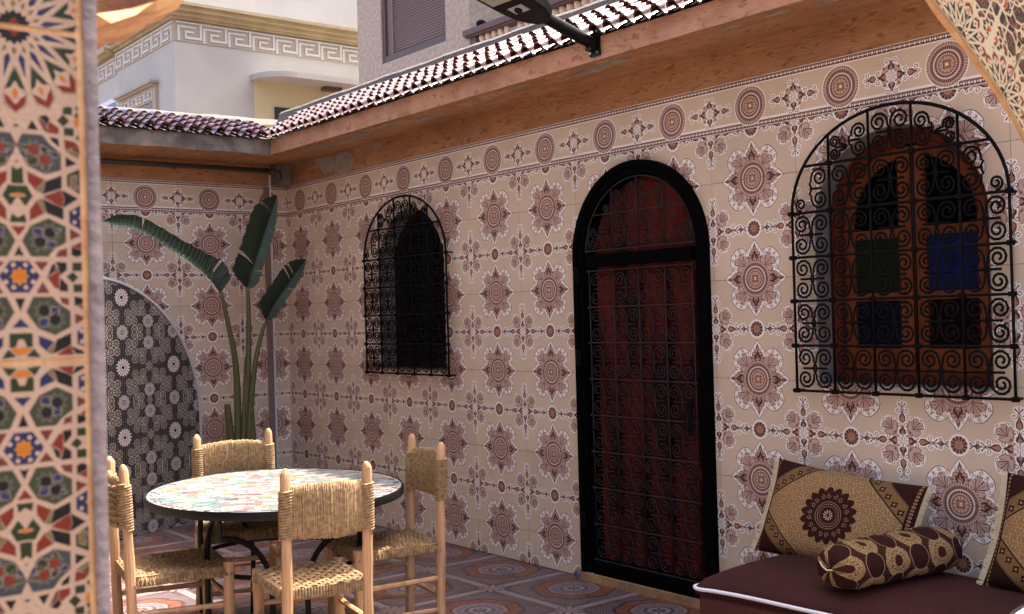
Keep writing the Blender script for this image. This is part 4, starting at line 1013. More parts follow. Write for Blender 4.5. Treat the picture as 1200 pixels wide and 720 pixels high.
# ---------------------------------------------------------------- chairs
def make_chair(label, loc, rz, seed, bxx=.195):
    rr = random.Random(seed); t = thing('rush_chair', label, 'chair', (loc[0], loc[1], 0), rz, group='rush seated wooden chairs round the mosaic table')
    SZ = .465; bx, by, fx, fy = bxx, -.20, bxx+.012, .205
    def stick(name, a, b_, r, n=9, knob=.0, tip=False, kk=10):
        a, b_ = Vector(a), Vector(b_); P = []; R = []; s1, s2 = rr.uniform(0, 6), rr.uniform(0, 6)
        for k in range(n+1):
            u = k/n; P.append(a.lerp(b_, u)+Vector((math.sin(u*5+s1), math.cos(u*4+s2), 0))*.0028); R.append(r[0]+(r[1]-r[0])*u+.0011*math.sin(u*17+s1)+.0008*math.sin(u*31+s2))
        if tip:
            d = (b_-a).normalized(); P += [b_+d*.014, b_+d*.027]; R += [R[-1]*.78, R[-1]*.36]
        b = MB(); b.tube(P, R, kk); return smooth_obj(b.build(name, M['wood'], t), 30)
    for s_ in (-1, 1):
        stick('back_post', (s_*bx*1.02, by, 0), (s_*bx, by-.035, .93+rr.uniform(-.008, .008)), (.0235, .021), 12, tip=True)
        stick('front_leg', (s_*fx, fy, 0), (s_*fx*.99, fy, .485+rr.uniform(-.004, .008)), (.025, .0235), 8)
        for z in (.14, .30): stick('stretcher', (s_*(bx+.002), by, z+rr.uniform(-.01, .01)), (s_*fx, fy, z+rr.uniform(-.012, .012)), (.012, .0135), 8, kk=7)
        stick('seat_rail', (s_*bx, by, SZ-.018), (s_*fx, fy, SZ-.018), (.013, .013), 4, kk=7)
    for y, zs_ in ((fy, (.17, .33, SZ-.018)), (by, (.22, SZ-.018))):
        for z in zs_: stick('stretcher' if z < .4 else 'seat_rail', (-bx, y, z), (bx, y, z+rr.uniform(-.008, .008)), (.012, .0125), 6, kk=7)
    for z in (.70, .87):
        b = MB(); b.tube([(u*bx, by-.031-.035*(1-u*u), z) for u in [q/4-1 for q in range(9)]], .008, 6); b.build('back_rail', M['wood'], t)
    # seat: woven cords, wavy over and under
    b = MB(); nc = 26; nb = 7; w0 = bx+.018; w1 = fx+.018
    for i in range(nc):
        v = (i+.5)/nc; y = by-.012+(fy-by+.024)*v; w_ = w0+(w1-w0)*v; P = []; n = 42
        for k in range(n+1):
            u = k/n*2-1; ph = (u*nb+ (i//2 % 2))*PI; x = u*w_
            z = SZ+.004+.0075*math.cos(ph)-.012*(1-u*u)*(math.sin(PI*v))+rr.uniform(-.0009, .0009)
            if abs(u) > .93: z -= (abs(u)-.93)*.32
            P.append((x, y+rr.uniform(-.0009, .0009), z))
        P = [(-w_-.001, y, SZ-.034)]+P+[(w_+.001, y, SZ-.034)]
        b.tube(P, .0078+rr.uniform(-.0008, .0008), 5, caps=False)
    for i in range(2*nb+1):                                 # cross bands
        u = (i+.0)/(2*nb)*2-1; u *= .93
        for dx in (-.006, .006):
            P = []; n = 20
            for k in range(n+1):
                v = k/n; w_ = w0+(w1-w0)*v; y = by-.016+(fy-by+.032)*v
                P.append((u*w_+dx, y, SZ+.003-.012*(1-u*u)*math.sin(PI*v)))
            P = [(P[0][0], P[0][1]-.002, SZ-.034)]+P+[(P[-1][0], P[-1][1]+.004, SZ-.008), (P[-1][0], P[-1][1]+.004, SZ-.036)]
            b.tube(P, .0062, 5, caps=False)
    # wrapping over the side rails
    for s_ in (-1, 1):
        for k in range(40):
            v = (k+.5)/40; y = by+.012+(fy-by-.024)*v; x = s_*(bx+(fx-bx)*v)
            b.tube([(x+.017*math.cos(a), y+rr.uniform(-.001, .001), SZ-.018+.021*math.sin(a)) for a in [j*PI/4 for j in range(9)]], .0055, 4, caps=False)
    for yy in (by, fy):
        for k in range(34):
            x = -bx+.012+(2*bx-.024)*(k+.5)/34
            b.tube([(x+rr.uniform(-.001, .001), yy+.017*math.cos(a), SZ-.018+.021*math.sin(a)) for a in [j*PI/4 for j in range(9)]], .0056, 4, caps=False)
    smooth_obj(b.build('seat', M['rope'], t), 60)
    # backrest: looped vertical cords, bowed
    b = MB(); n = 38
    for i in range(n):
        u = (i+.5)/n*2-1; x = u*(bx-.017); bow = -.035*(1-u*u); zt = .885+.014*(1-u*u)+rr.uniform(-.003, .003); zb = .675+.012*u*u+rr.uniform(-.004, .004)
        yc = by-.031+bow; P = []
        for k in range(17):
            a = 2*PI*k/16; q = math.sin(a); P.append((x+rr.uniform(-.0016, .0016), yc+.013*math.cos(a)*(1+.1*rr.uniform(-1, 1)), (zt+zb)/2+(zt-zb)/2*(abs(q)**.45)*(1 if q > 0 else -1)))
        b.tube(P, .0060+rr.uniform(-.001, .0008), 5, caps=False)
    if seed % 2:                                            # cross weave shows on two of the chairs
        for j in range(7):
            z = .70+j*.027; P = []
            for k in range(41):
                u = k/40*2-1; P.append((u*(bx-.02), by-.031-.035*(1-u*u)-.0175+.009*math.cos((u*9+j)*PI), z+.003*math.sin(u*7+j)))
            b.tube(P, .0055, 4, caps=False)
    for k in range(40):                                     # loose fibres
        u = rr.uniform(-1, 1); x = u*(bx-.02); z = rr.uniform(.67, .90); y = by-.045-.035*(1-u*u)
        b.tube([(x, y, z), (x+rr.uniform(-.012, .012), y-rr.uniform(.004, .014), z+rr.uniform(-.012, .016))], .0007, 3, caps=False)
    smooth_obj(b.build('backrest', M['rope2'], t), 60)
    for s_ in (-1, 1):
        b = MB(); P = []; tn = 17
        for k in range(tn*10+1):
            a = 2*PI*k/10; z = .675+.20*k/(tn*10); P.append((s_*bx+.0265*math.cos(a)*(1+rr.uniform(-.03, .03)), by-.035*z/.93+.0265*math.sin(a), z))
        b.tube(P, .0062, 5); smooth_obj(b.build('post_wrap', M['rope2'], t), 60)
    return t
make_chair('wooden rush chair in front of the mosaic table, its back to the viewer', (4.285, -2.115), math.radians(79), 2, .172)
make_chair('wooden rush chair right of the mosaic table, nearest the tiled wall', (3.895, -1.51), math.radians(169), 4, .188)
make_chair('wooden rush chair left of the table, seen side on beside the tiled pillar', (3.585, -2.455), math.radians(-11), 3, .215)
make_chair('wooden rush chair behind the table, in front of the banana plant', (2.96, -1.83), math.radians(-107), 5)
# ---------------------------------------------------------------- mosaic tables
tess_me = {}
def make_table(label, loc, a_, b_, rot, individual, seed):
    rr = random.Random(seed); t = thing('mosaic_table', label, 'table', (loc[0], loc[1], 0), rot, group='oval mosaic topped tables')
    H = .735; n = 72
    ell = lambda s_, z=0, k=n: [(s_*a_*math.cos(2*PI*i/k) if False else (a_-s_)*math.cos(2*PI*i/k), (b_-s_)*math.sin(2*PI*i/k)) for i in range(k)]
    b = MB(); b.prism(ell(.006), H-.02, H, ax='z'); b.build('top_slab', M['tgrout'], t)
    b = MB(); A, B = ell(0), ell(.007)
    nA = len(A)
    prof = [(0, H-.036), (-.003, H-.01), (.002, H+.003), (.008, H+.0035), (.012, H-.001), (.012, H-.036)]
    rings_ = [[((a_-o_)*math.cos(2*PI*i/n), (b_-o_)*math.sin(2*PI*i/n), z_) for i in range(n)] for o_, z_ in prof]
    for q in range(len(prof)):
        R1, R2 = rings_[q], rings_[(q+1) % len(prof)]
        for i in range(n): b.face([R1[i], R1[(i+1) % n], R2[(i+1) % n], R2[i]])
    smooth_obj(b.build('rim', M['rim'], t), 50)
    # tesserae laid in rows along the picture's horizontal
    dw = Vector((.62, .78)).normalized(); ang = math.atan2(dw.y, dw.x)-rot; ex = Vector((math.cos(ang), math.sin(ang))); ey = Vector((-ex.y, ex.x))
    L, W = .060, .031; cells = []
    for j in range(-30, 31):
        off = rr.uniform(0, L); x = -1+off
        while x < 1:
            l_ = L*rr.choice((.7, 1, 1, 1.15)); c = ex*(x+l_/2)+ey*(j*W); x += l_
            m_ = max(math.hypot(*(((c+ex*sx*l_/2+ey*sy*W/2).x/(a_-.013)), ((c+ex*sx*l_/2+ey*sy*W/2).y/(b_-.013)))) for sx in (-1, 1) for sy in (-1, 1))
            if m_ < 1: cells.append((c, l_, 1.0))
            else:
                m2 = math.hypot(c.x/(a_-.03), c.y/(b_-.03))
                if m2 < 1: cells.append((c, l_*.5, .7))
    cw = Vector((CP.x-loc[0], CP.y-loc[1])); cw.rotate(Matrix.Rotation(-rot, 2)) if False else None
    cl = Matrix.Rotation(-rot, 2) @ Vector((CP.x-loc[0], CP.y-loc[1]))
    cells.sort(key=lambda q: (q[0]-cl).length)
    rot_m = Matrix.Rotation(ang, 4, 'Z'); st = [MB() for _ in TES]
    wts = [32, 16, 15, 13, 8, 7, 8, 1, 7]
    for i, (c, l_, sc_) in enumerate(cells):
        k = rr.choices(range(len(TES)), wts)[0]; lw = round(l_, 3)
        if individual and i < 300:
            key = (k, lw, sc_)
            if key not in tess_me:
                b = MB(); h = .0028; x, y = lw/2-.0014, W*sc_/2-.0012
                b.box((-x, -y, 0), (x, y, h)); tess_me[key] = b.mesh('mosaic_piece', TES[k])
            J = Matrix.Rotation(rr.uniform(-.02, .02), 4, 'X') @ Matrix.Rotation(rr.uniform(-.02, .02), 4, 'Y')
            mw = rot_m @ J; mw.translation = Vector((c.x, c.y, H+.0004)); link('mosaic_piece', tess_me[key], t, mw=mw)
        else:
            x, y = lw/2-.0014, W*sc_/2-.0012
            P = [c+ex*sx*x+ey*sy*y for sx, sy in ((-1, -1), (1, -1), (1, 1), (-1, 1))]
            hs = [H+.003+rr.uniform(-.0007, .0007) for _ in range(4)]
            st[0].face([(p.x, p.y, h_) for p, h_ in zip(P, hs)], None, k)
            for q in range(4):
                p1, p2 = P[q], P[(q+1) % 4]; st[0].face([(p1.x, p1.y, hs[q]), (p2.x, p2.y, hs[(q+1) % 4]), (p2.x, p2.y, H), (p1.x, p1.y, H)], None, k)
    st[0].build('mosaic_pieces', TES, t, kind='stuff')
    # wrought base: stubs at the rim, each with two quarter arcs, and a ring
    for q in (-49, 8, 131, 188):
        a = math.radians(q)-rot; k_ = .93/math.hypot(math.cos(a)/a_, math.sin(a)/b_); px_, py_ = k_*math.cos(a), k_*math.sin(a)
        b = MB(); b.tube([(px_, py_, H-.02), (px_, py_, H-.135)], .0125, 8); smooth_obj(b.build('leg_stub', M['rim'], t), 50)
        for s_, z1, ext in ((-1, H-.03, .27), (1, H-.125, .25)):
            d = math.atan2(-py_, -px_)+s_*math.radians(-38 if q in (-49, 131) else 38)
            P = [(px_+math.cos(d)*ext*math.sin(u), py_+math.sin(d)*ext*math.sin(u), z1-.27*(1-math.cos(u))) for u in [i_*PI/20 for i_ in range(11)]]
            P += [(px_+math.cos(d)*ext, py_+math.sin(d)*ext, .22), (px_+math.cos(d)*ext*.96, py_+math.sin(d)*ext*.96, .01)]
            b = MB(); b.tube(P, .0135, 8); smooth_obj(b.build('leg', M['rim'], t), 60)
    b = MB(); b.tube([(.47*math.cos(2*PI*k/40), .40*math.sin(2*PI*k/40), .40) for k in range(41)], .0115, 8, caps=False); smooth_obj(b.build('ring_stretcher', M['rim'], t), 60)
    b = MB(); b.tube([((a_-.1)*math.cos(2*PI*k/48), (b_-.1)*math.sin(2*PI*k/48), H-.029) for k in range(49)], .008, 6, caps=False); b.build('under_ring', M['rim'], t)
    return t
TROT = math.atan2(.2784, -.9605)
make_table('oval mosaic table on black iron legs with four rush chairs round it', (3.515, -1.893), .722, .620, TROT, True, 1)
make_table('pale mosaic table top at the lower right edge, in front of the bench', (7.775, -1.43), .722, .620, PI, False, 9)
# ---------------------------------------------------------------- bench with cushions
BR = math.radians(5)
t = thing('bench', 'low maroon cushioned bench along the tiled wall under the window', 'bench', (5.315, -.855, 0), BR)
b = MB(); b.box((.012, .015, .004), (1.42, .735, .345)); o = b.build('base', M['maroonbox'], t)
bv = o.modifiers.new('bevel', 'BEVEL'); bv.width = .012; bv.segments = 2
b = MB(); nx, ny = 40, 22; LX, LY = 1.42, .745
def cush(u, v):
    e = min(u*LX, (1-u)*LX, v*LY, (1-v)*LY); h = 1-math.exp(-e/.045)
    return (u*LX, v*LY, .375+.072*h+.006*math.sin(u*9+1)*math.sin(v*5)*h+.008*math.sin(u*PI)*math.sin(v*PI))
G = [[cush((i/nx)**1.0, j/ny) for j in range(ny+1)] for i in range(nx+1)]
for i in range(nx):
    for j in range(ny): b.face([G[i][j], G[i+1][j], G[i+1][j+1], G[i][j+1]])
edge = [(x*LX, 0) for x in [k/20 for k in range(21)]]
for i in range(nx):
    for v in (0, 1): b.face([G[i][v*ny], G[i+1][v*ny], (G[i+1][v*ny][0], G[i+1][v*ny][1]+(.01 if v == 0 else -.01), .345), (G[i][v*ny][0], G[i][v*ny][1]+(.01 if v == 0 else -.01), .345)])
for j in range(ny):
    for u in (0, 1): b.face([G[u*nx][j], G[u*nx][j+1], (G[u*nx][j+1][0]+(.01 if u == 0 else -.01), G[u*nx][j+1][1], .345), (G[u*nx][j][0]+(.01 if u == 0 else -.01), G[u*nx][j][1], .345)])
b.build('cushion', M['maroon'], t, smooth=True)
b = MB(); P = [(-.004, .70, .372), (-.006, .3, .374), (-.007, .06, .376), (.0, .008, .378), (.03, -.006, .374)]+[(x, -.007+.003*math.sin(x*9), .375+.004*math.sin(x*6)) for x in [.1+.1*k for k in range(14)]]
b.tube(bez(P, 3), .0085, 8); b.build('piping', M['piping'], t, smooth=True)
def pillow(label, loc, rz, tilt, roll, W, Hh, seed):
    t = thing('cushion', label, 'cushion', loc, 0, group='fringed brown and gold cushions')
    t.rotation_euler = (Matrix.Rotation(rz, 3, 'Z') @ Matrix.Rotation(tilt, 3, 'X') @ Matrix.Rotation(roll, 3, 'Y')).to_euler()
    b = MB(); n, m_ = 36, 24; rr = random.Random(seed)
    def pt(u, v, s_):
        x, z = (u-.5)*2, (v-.5)*2
        ex_ = 1-.055*(1-x*x)**1 if True else 1
        px = x*W/2*(1-.05*(1-z*z)); pz = z*Hh/2*(1-.07*(1-x*x)**.8 if abs(x) < 1 else 1)
        th_ = .085*max(0, (1-x**4))**.55*max(0, (1-z**4))**.55
        th_ += .004*math.sin(x*8+seed)*math.sin(z*6)*th_/.08+(-.006*math.exp(-((abs(x)-.75)**2+(abs(z)-.6)**2)*9))
        return (px, -s_*th_, pz)
    for s_, m_i in ((1, 0), (-1, 1)):
        for i in range(n):
            for j in range(m_):
                uv = [(i/n, j/m_), ((i+1)/n, j/m_), ((i+1)/n, (j+1)/m_), (i/n, (j+1)/m_)]
                b.face([pt(a, c, s_) for a, c in uv], uv)
    b.build('cover', M['pillow'], t, smooth=True)
    for s_ in (-1, 1):
        b = MB()
        for k in range(90):
            z0 = (-.5+k/90)*Hh; zc = z0*2/Hh; x = s_*W/2*(1-.05*(1-zc*zc))-.002*s_; j = rr.uniform(-.004, .004)
            b.face([(x, 0, z0), (x+s_*.026, j-.003, z0+j), (x+s_*.027, j-.003, z0+j+Hh/90*.8), (x, 0, z0+Hh/90*.9)])
            b.face([(x, -.004, z0), (x+s_*.022, j-.008, z0+j), (x+s_*.022, j-.008, z0+j+Hh/90*.8), (x, -.004, z0+Hh/90*.9)])
        b.build('fringe', M['fringe'], t)
    return t
pillow('brown and gold fringed cushion leaning on the wall behind the bolster', (5.575, -.19, .605), math.radians(4), math.radians(-22), math.radians(5), .76, .45, 1)
pillow('brown and gold fringed cushion at the right edge of the photo', (6.70, -.185, .63), math.radians(2), math.radians(-20), math.radians(5), .80, .46, 2)
t = thing('bolster', 'brown and gold roll bolster lying across the maroon bench', 'bolster')
A, B = Vector((5.94, -.735, .536)), Vector((6.05, -.14, .545)); ax = (B-A).normalized(); LL = (B-A).length
sx_ = ax.cross(Vector((0, 0, 1))).normalized(); sz_ = sx_.cross(ax); b = MB(); prof = [(0.010, -.02), (.042, -.022), (.08, -.012), (.100, .012), (.108, .05)]; n = 30
st = [(r, d) for r, d in prof]+[(.110+.003*math.sin(k*1.7), .05+(LL-.1)*k/14) for k in range(1, 14)]+[(r, LL-d) for r, d in prof[::-1]]
for i in range(len(st)-1):
    for j in range(n):
        P = []; U = []
        for (q, jj) in ((i, j), (i+1, j), (i+1, j+1), (i, j+1)):
            r, d = st[q]; a = 2*PI*jj/n; rw = r*(1+(.05*math.sin(a*11+d*40) if r < .1 else .022*math.sin(a*5+d*26)+.012*math.sin(a*9-d*60)))
            sag = -.008 if math.sin(a) < -.8 else 0
            P.append(A+ax*d+sx_*rw*1.05*math.cos(a)+sz_*(rw*.86*math.sin(a)-sag)); U.append((d/.24+.3, jj/n*3.0+.15))
        b.face(P, U)
b.build('cover', M['bolst'], t, smooth=True)
b = MB(); b.tube([A+ax*-.022+sx_*.012, A+ax*-.04, A+ax*-.034-sx_*.03+sz_*.01, A+ax*-.026-sx_*.05+sz_*.022], .0035, 6); b.build('tie_cord', M['fringe'], t)
# ---------------------------------------------------------------- street lamp on the fascia
t = thing('solar_street_lamp', 'black solar street lamp on a short arm bolted to the fascia', 'street lamp')
b = MB(); b.box((4.30, -.428, 2.895), (4.375, -.4155, 3.035)); b.build('wall_plate', M['lampb'], t)
for x, z in ((4.312, 2.912), (4.363, 2.912), (4.312, 3.018), (4.363, 3.018)):
    b = MB(); b.tube([(x, -.428, z), (x, -.434, z)], .0065, 8); b.build('bolt', M['steel'], t)
b = MB(); b.tube(bez([(4.337, -.425, 2.958), (4.337, -.50, 2.975), (4.337, -.60, 3.004), (4.337, -.70, 3.033), (4.337, -.84, 3.073)], 4), .032, 14); b.build('arm', M['lampb'], t, smooth=True)
b = MB(); b.box((4.315, -.47, 2.92), (4.36, -.428, 2.992)); b.build('arm_clamp', M['lampb'], t)
lh = link('lamp_head', None, t, loc=(4.337, -.775, 3.035), rot=(math.radians(-16), math.radians(0), 0))
b = MB(); O = [(-.045, .02), (-.085, -.02), (-.12, -.08), (-.133, -.17), (-.133, -.78), (.133, -.78), (.133, -.17), (.12, -.08), (.085, -.02), (.045, .02)]
b.prism(O, -.012, .045, ax='z'); o = b.build('housing', M['lampb'], lh); bv = o.modifiers.new('bevel', 'BEVEL'); bv.width = .008; bv.segments = 2
# the head's panels and sensor are welded to the housing
for k in range(4):
    b = MB(); y = -.235-k*.13
    b.box((-.098, y-.098, -.018), (.098, y-.008, -.0125), 0)
    for i in range(10):
        for j in range(5): b.box((-.087+i*.018, y-.098+j*.0195, -.0195), (-.076+i*.018, y-.086+j*.0195, -.0182), 1)
    b.build('led_panel', [M['led'], M['ledc']], lh)
b = MB(); b.box((-.052, -.185, -.0165), (.052, -.125, -.0125)); b.build('sensor_plate', M['silver'], lh)
b = MB(); b.lathe([(.020, 0), (.020, -.012), (.012, -.018), (.003, -.019)], (0, -.155, -.016), 14); b.build('sensor', M['lampb'], lh, smooth=True)
# ---------------------------------------------------------------- the arch the photograph looks through
AX = 7.494
t = thing('tiled_arch', 'zellij tiled arch framing the view, pillar at left and spandrel at upper right', 'archway', (0, 0, 0))
ppx = lambda y: 13+(y+4.103)/.000753                      # picture units across the tile
for k in range(-5, 5):
    z0 = 1.523+.30*k; z1 = z0+.30; up_ = (k % 2 == 0)
    uvf = lambda y, z, z0=z0, up_=up_: (((ppx(y)-13)/90+1)/2, ((z-z0)/.30) if up_ else 1-((z-z0)/.30))
    for ya, yb in ((-4.45, -4.1795), (-4.1765, -4.0485)):
        b = MB(); g_ = .0028
        for (a, c, m_) in ((ya, yb, 0),):
            P = [(AX+.006, a, z0+g_), (AX+.006, c, z0+g_), (AX+.006, c, z1-g_), (AX+.006, a, z1-g_)]
            b.face(P, [uvf(p[1], p[2]) for p in P])
            for i in range(4):
                p, q = P[i], P[(i+1) % 4]; b.face([p, q, (AX, q[1], q[2]), (AX, p[1], p[2])], [(.02, .3)]*4)
        b.build('zellij_tile', M['zell'], t)
b = MB(); b.box((AX-.17, -4.46, 0), (AX+.0045, -4.0395, 3.0)); b.build('pillar_core', M['ochre'], t)
b = MB(); n = 40
for i in range(n):                                         # uneven mauve edge trim
    z0, z1 = i*3.0/n, (i+1)*3.0/n; w0, w1 = .0125+.0006*math.sin(i*1.3), .0125+.0006*math.sin((i+1)*1.3)
    for xa, xb in ((AX+.001, AX+.001),):
        b.face([(AX+.0075, -4.0425+.001*math.sin(i*.9), z0), (AX+.0075, -4.0425+w0, z0), (AX+.0075, -4.0425+w1, z1), (AX+.0075, -4.0425+.001*math.sin((i+1)*.9), z1)])
        b.face([(AX+.0075, -4.0425+w0, z0), (AX-.17, -4.0425+w0, z0), (AX-.17, -4.0425+w1, z1), (AX+.0075, -4.0425+w1, z1)])
b.build('edge_trim', M['mauve'], t, smooth=True)
# arch band on the right: wedge tiles following the curve
edge_pts = bez([(-3.35, 2.50, 0), (-3.0, 2.40, 0), (-2.75, 2.24, 0), (-2.578, 2.088, 0), (-2.424, 2.001-.004, 0), (-2.257, 1.876, 0), (-2.16, 1.74, 0), (-2.10, 1.55, 0)], 8)
poly = [(p.x, p.y) for p in edge_pts]+[(-2.10, 0), (-1.55, 0), (-1.55, 3.0), (-4.04, 3.0), (-4.04, 1.93), (-4.02, 2.05), (-3.9, 2.25), (-3.65, 2.44)]
b = MB(); b.prism(poly, AX-.009, AX, ax='x'); b.build('spandrel_core', M['ochre'], t)
nodes = [(-2.645, 2.122), (-2.489, 2.037), (-2.345, 1.943), (-2.222, 1.833), (-2.14, 1.68)]
for i in range(len(nodes)-1):
    a, c = Vector(nodes[i]), Vector(nodes[i+1]); d = (c-a); Lw = d.length; d.normalize(); nn = Vector((-d.y, d.x))
    if nn.y < 0: nn = -nn
    for lay in range(3):
        b = MB(); h0, h1 = .004+lay*.176, .005+lay*.176+.174
        e = .004 if i else .0
        q0 = a+nn*h0+d*.002; q1 = c+nn*h0-d*.002; q2 = c+nn*h1+d*(.02*(lay+1)); q3 = a+nn*h1-d*(.02*(lay+1))*0+d*(.02*lay+.004)
        sc_ = 2.12
        uvw = lambda p: ((((p-a).dot(d)/Lw)*1.0)*1.0+.5, 1-(((p-a).dot(nn))/.174)*.62-lay*.0)
        P = [q0, q1, q2, q3]
        b.face([(AX+.006, p.x, p.y) for p in P], [uvw(p) for p in P])
        for k in range(4):
            p, q = P[k], P[(k+1) % 4]; b.face([(AX+.006, p.x, p.y), (AX+.006, q.x, q.y), (AX, q.x, q.y), (AX, p.x, p.y)], [(.02, .3)]*4)
        b.build('zellij_tile', M['zellf'], t)
# rough haunch behind the pillar
b = MB(); rr = random.Random(8); H_ = [(-3.985, 1.872), (-3.955, 1.888), (-3.927, 1.898), (-3.901, 1.910), (-3.869, 1.932), (-3.835, 1.964), (-3.80, 2.01), (-3.76, 2.09), (-3.73, 2.2), (-3.72, 2.5)]
nx = 14
for i in range(len(H_)-1):
    for k in range(nx):
        f = lambda p, kk: (7.194-.02+(kk/nx)*.22+0, p[0]+.006*math.sin(kk*1.9+p[0]*60), p[1]+.008*math.sin(kk*2.3+p[0]*45))
        b.face([f(H_[i], k), f(H_[i+1], k), f(H_[i+1], k+1), f(H_[i], k+1)])
b.prism(H_+[(-4.3, 2.5), (-4.3, 1.872)], 7.0, 7.172, ax='x')
b.build('haunch', M['ochrerock'], t, smooth=False)
# ---------------------------------------------------------------- white house beyond
t = thing('white_house', 'white house with tan Greek key frieze and yellow cornice behind the roofs', 'house')
WX, WY = -7.0, 1.87
b = MB(); b.box((-9.42, WY, 0), (WX, 14, 6.09)); b.build('wall', M['bwhite'], t)
b = MB(); b.box((-22, WY+.001, 0), (-9.421, 14, 5.98)); b.build('wall', M['bwhite'], t)
b = MB()                                                   # cornice, stepped
for d, za, zb in ((.05, 6.02, 6.06), (.11, 6.06, 6.12), (.17, 6.12, 6.19), (.22, 6.19, 6.225)):
    b.box((-9.42, WY-d, za), (WX+d, 14, zb))
b.build('cornice', M['bcorn'], t)
b = MB(); b.box((-22, WY-.10, 5.99), (-9.5, 14, 6.03)); b.box((-22, WY-.18, 6.03), (-9.5, 14, 6.10)); b.build('cornice', M['bcorn'], t)
b = MB(); b.box((-14, WY+.8, 6.23), (-8.6, 14, 8.6)); b.build('upper_wall', M['bwhite'], t)
b = MB(); b.box((-9.45, WY-.2, 6.226), (WX+.2, 13.9, 6.236)); b.build('roof_edge', M['dkplaster'], t)
b = MB(); b.box((WX, WY-.012, 5.705), (WX+.012, 13.9, 6.0)); b.build('frieze', M['btan'], t)
b = MB(); b.box((-9.42, WY-.012, 5.705), (WX-.001, WY, 6.0)); b.build('frieze', M['btan'], t)
b = MB(); b.box((-13, WY-.012, 5.66), (-9.44, WY, 5.95)); b.build('frieze', M['btan'], t)
def fret(u0, w_, z0, h_, T, k=.075):
    b = MB(); S = lambda u, v: (u0+u*w_, z0+v*h_)
    q = .04
    segs = [((.06, 0), (.06+q*2.3, .70)), ((.06, .70), (.80, .80)), ((.93, .13), (1.02, .98)), ((.34, .13), (.93, .25)), ((.34, .25), (.42, .52)), ((.34, .44), (.70, .55)), ((0, .93), (1, 1.0))]
    for i_, ((a, c), (d, e)) in enumerate(segs):
        p, q_ = S(a, c), S(d, e); T(b, p, q_, .008+.001*i_)
    b.build('fret', M['bfret'], t)
for i in range(8): fret(WY+.02+i*.392, .392, 5.71, .28, lambda b, p, q, d: b.box((WX+.0125, p[0], p[1]), (WX+.014+d, q[0], q[1])))
for i in range(6): fret(-(WX-.02)+i*.40, .40, 5.71, .28, lambda b, p, q, d: b.box((-q[0], WY-.014-d, p[1]), (-p[0], WY-.0125, q[1])))
for i in range(3): fret(9.46+i*.40, .40, 5.665, .27, lambda b, p, q, d: b.box((-q[0], WY-.014-d, p[1]), (-p[0], WY-.0125, q[1])))
# window hood on the left face with its own key pattern
b = MB(); b.box((-9.25, WY-.14, 5.20), (-7.62, WY, 5.235)); b.box((-9.2, WY-.10, 5.17), (-7.66, WY, 5.2)); b.build('window_hood', M['btan'], t)
b = MB(); b.box((-9.2, WY-.03, 4.96), (-7.78, WY, 5.168)); b.box((-7.78, WY-.05, 4.80), (-7.66, WY, 5.168)); b.build('hood_frieze', M['btan'], t)
for i in range(4): fret(7.80+i*.34, .34, 4.975, .185, lambda b, p, q, d: b.box((-q[0], WY-.032-d, p[1]), (-p[0], WY-.0305, q[1])))
b = MB(); b.box((-8.9, WY-.02, 3.9), (-7.78, WY-.002, 4.93)); b.build('window', M['darkwin'], t)
b = MB(); b.box((-10.2, WY-.03, 4.2), (-9.36, WY, 5.30)); o = b.build('window', M['winframe'], t)
b = MB(); b.box((-10.15, WY-.034, 4.2), (-9.40, WY-.031, 5.22)); b.build('pane', M['darkwin'], o)
# canopy with a rounded corner on the right face
b = MB(); P = [(WX, 3.05)]+[(WX+.55*math.sin(a)**.8 if a else WX, 3.05+.5*(1-math.cos(a))) for a in [k*PI/16 for k in range(1, 9)]]+[(WX+.55, 9), (WX, 9)]
b.prism(P, 5.25, 5.33, ax='z'); b.build('canopy', M['bwhite'], t)
b = MB(); b.box((WX, 3.1, 3.5), (WX+.012, 9, 5.249)); b.build('cream_wall', M['bcream'], t)
b = MB(); b.box((WX+.013, 3.43, 3.9), (WX+.03, 4.2, 4.88)); b.build('window', M['darkwin'], t)
b = MB(); b.box((WX+.1, 4.2, 5.19), (WX+.25, 4.5, 5.245)); b.build('ceiling_light', M['shutf'], t)
t = thing('roof_railing', 'thin metal railing with pale glass on the far white roof at upper left', 'railing')
for x in (-12.2, -11.4, -10.6, -9.8):
    b = MB(); b.tube([(x, WY+.1, 6.10), (x, WY+.1, 6.52)], .016, 6); b.build('post', M['railm'], t)
for z in (6.3, 6.5):
    b = MB(); b.tube([(-13, WY+.1, z), (-9.5, WY+.1, z)], .014, 6); b.build('rail', M['railm'], t)
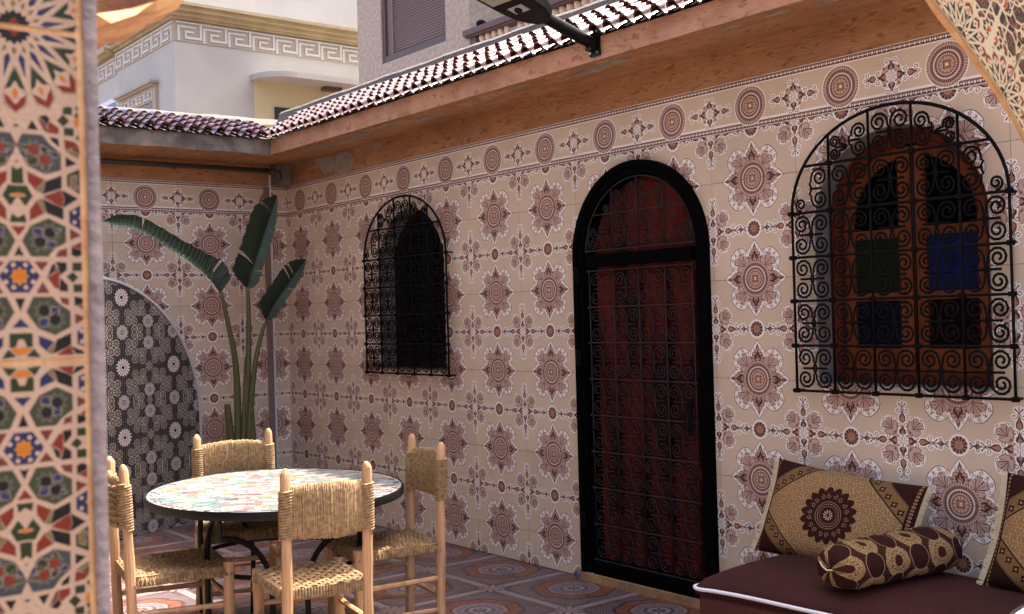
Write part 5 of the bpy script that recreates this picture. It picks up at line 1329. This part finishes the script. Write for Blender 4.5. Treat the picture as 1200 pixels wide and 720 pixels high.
# ---------------------------------------------------------------- beige house beyond
t = thing('beige_house', 'beige rough rendered house with brown roller shutter and balcony', 'house')
BY = 2.5
def bpanel():
    b = MB(); W0, W1, Z0, Z1 = -2.38, -1.09, 4.52, 5.9
    b.box((-2.905, BY, 0), (W0, BY+.3, 9)); b.box((W1, BY, 0), (-.66, BY+.3, 9)); b.box((W0, BY, 0), (W1, BY+.3, Z0)); b.box((W0, BY, Z1), (W1, BY+.3, 9))
    b.box((-2.905, BY+.3, 0), (-2.6, 9, 9)); b.box((-.66-.25, BY+.3, 0), (-.66, BY+1.4, 9)); b.box((-.91, BY+1.4, 0), (8, BY+1.6, 9))
    return b
bpanel().build('wall', M['bbeige'], t)
sh = link('shutter', None, t)
b = MB(); 
for za, zb, xa, xb in ((4.52, 4.60, -2.38, -1.09), (4.60, 5.9, -2.38, -2.325), (4.60, 5.9, -1.145, -1.09)): b.box((xa, BY+.02, za), (xb, BY+.12, zb))
b.build('shutter_frame', M['shutf'], sh)
b = MB(); b.box((-2.325, BY+.05, 4.6), (-2.20, BY+.10, 5.9)); b.build('guide', M['shut'], sh)
sm_ = MB(); sm_.face([(0, 0, 0), (1.055, 0, 0), (1.055, .012, .026), (0, .012, .026)]); sm_.face([(0, 0, 0), (1.055, 0, 0), (1.055, .016, -.004), (0, .016, -.004)]); smm = sm_.mesh('slat', M['shut'])
for k in range(42): link('slat', smm, sh, (-2.20, BY+.055, 4.604+k*.031))
b = MB(); b.box((-.659, BY+.02, 3.9), (8, BY+1.4, 4.05)); b.build('balcony_slab', M['bbeige'], t)
b = MB(); b.box((-.72, BY-.05, 4.475), (8, BY+.12, 4.535)); b.box((-.70, BY-.03, 4.455), (8, BY+.10, 4.475)); b.build('balcony_rail', M['rail'], t)
b = MB(); b.box((-.655, BY, 4.05), (-.56, BY+.12, 4.454)); b.build('balcony_post', M['rail'], t)
bm_ = MB(); bm_.lathe([(.034, 0), (.034, .03), (.020, .05), (.030, .10), (.038, .15), (.032, .22), (.018, .30), (.016, .33), (.028, .35), (.034, .37), (.034, .40)], (0, 0, 0), 10); bme = bm_.mesh('baluster', M['balus'], True)
for k in range(17):
    x = -.50+k*.105
    if 5 <= k <= 5: continue
    link('baluster', bme, t, (x, BY+.04, 4.053))
b = MB(); b.box((-.2, BY+1.37, 4.05), (1.4, BY+1.399, 6.4)); dr = b.build('balcony_door', M['winframe'], t)
for xa in (-.14, .66):
    b = MB(); b.box((xa, BY+1.362, 4.15), (xa+.68, BY+1.3695, 6.3)); b.build('pane', M['bglass'], dr)
b = MB(); b.lathe([(.03, 0), (.05, .02), (.055, .05), (.03, .075), (.012, .082)], (-.50, BY+.03, 4.536), 12); b.build('finial', M['iron'], t, smooth=True)
# ---------------------------------------------------------------- render
sc.render.engine = 'CYCLES'
sc.cycles.max_bounces = 8
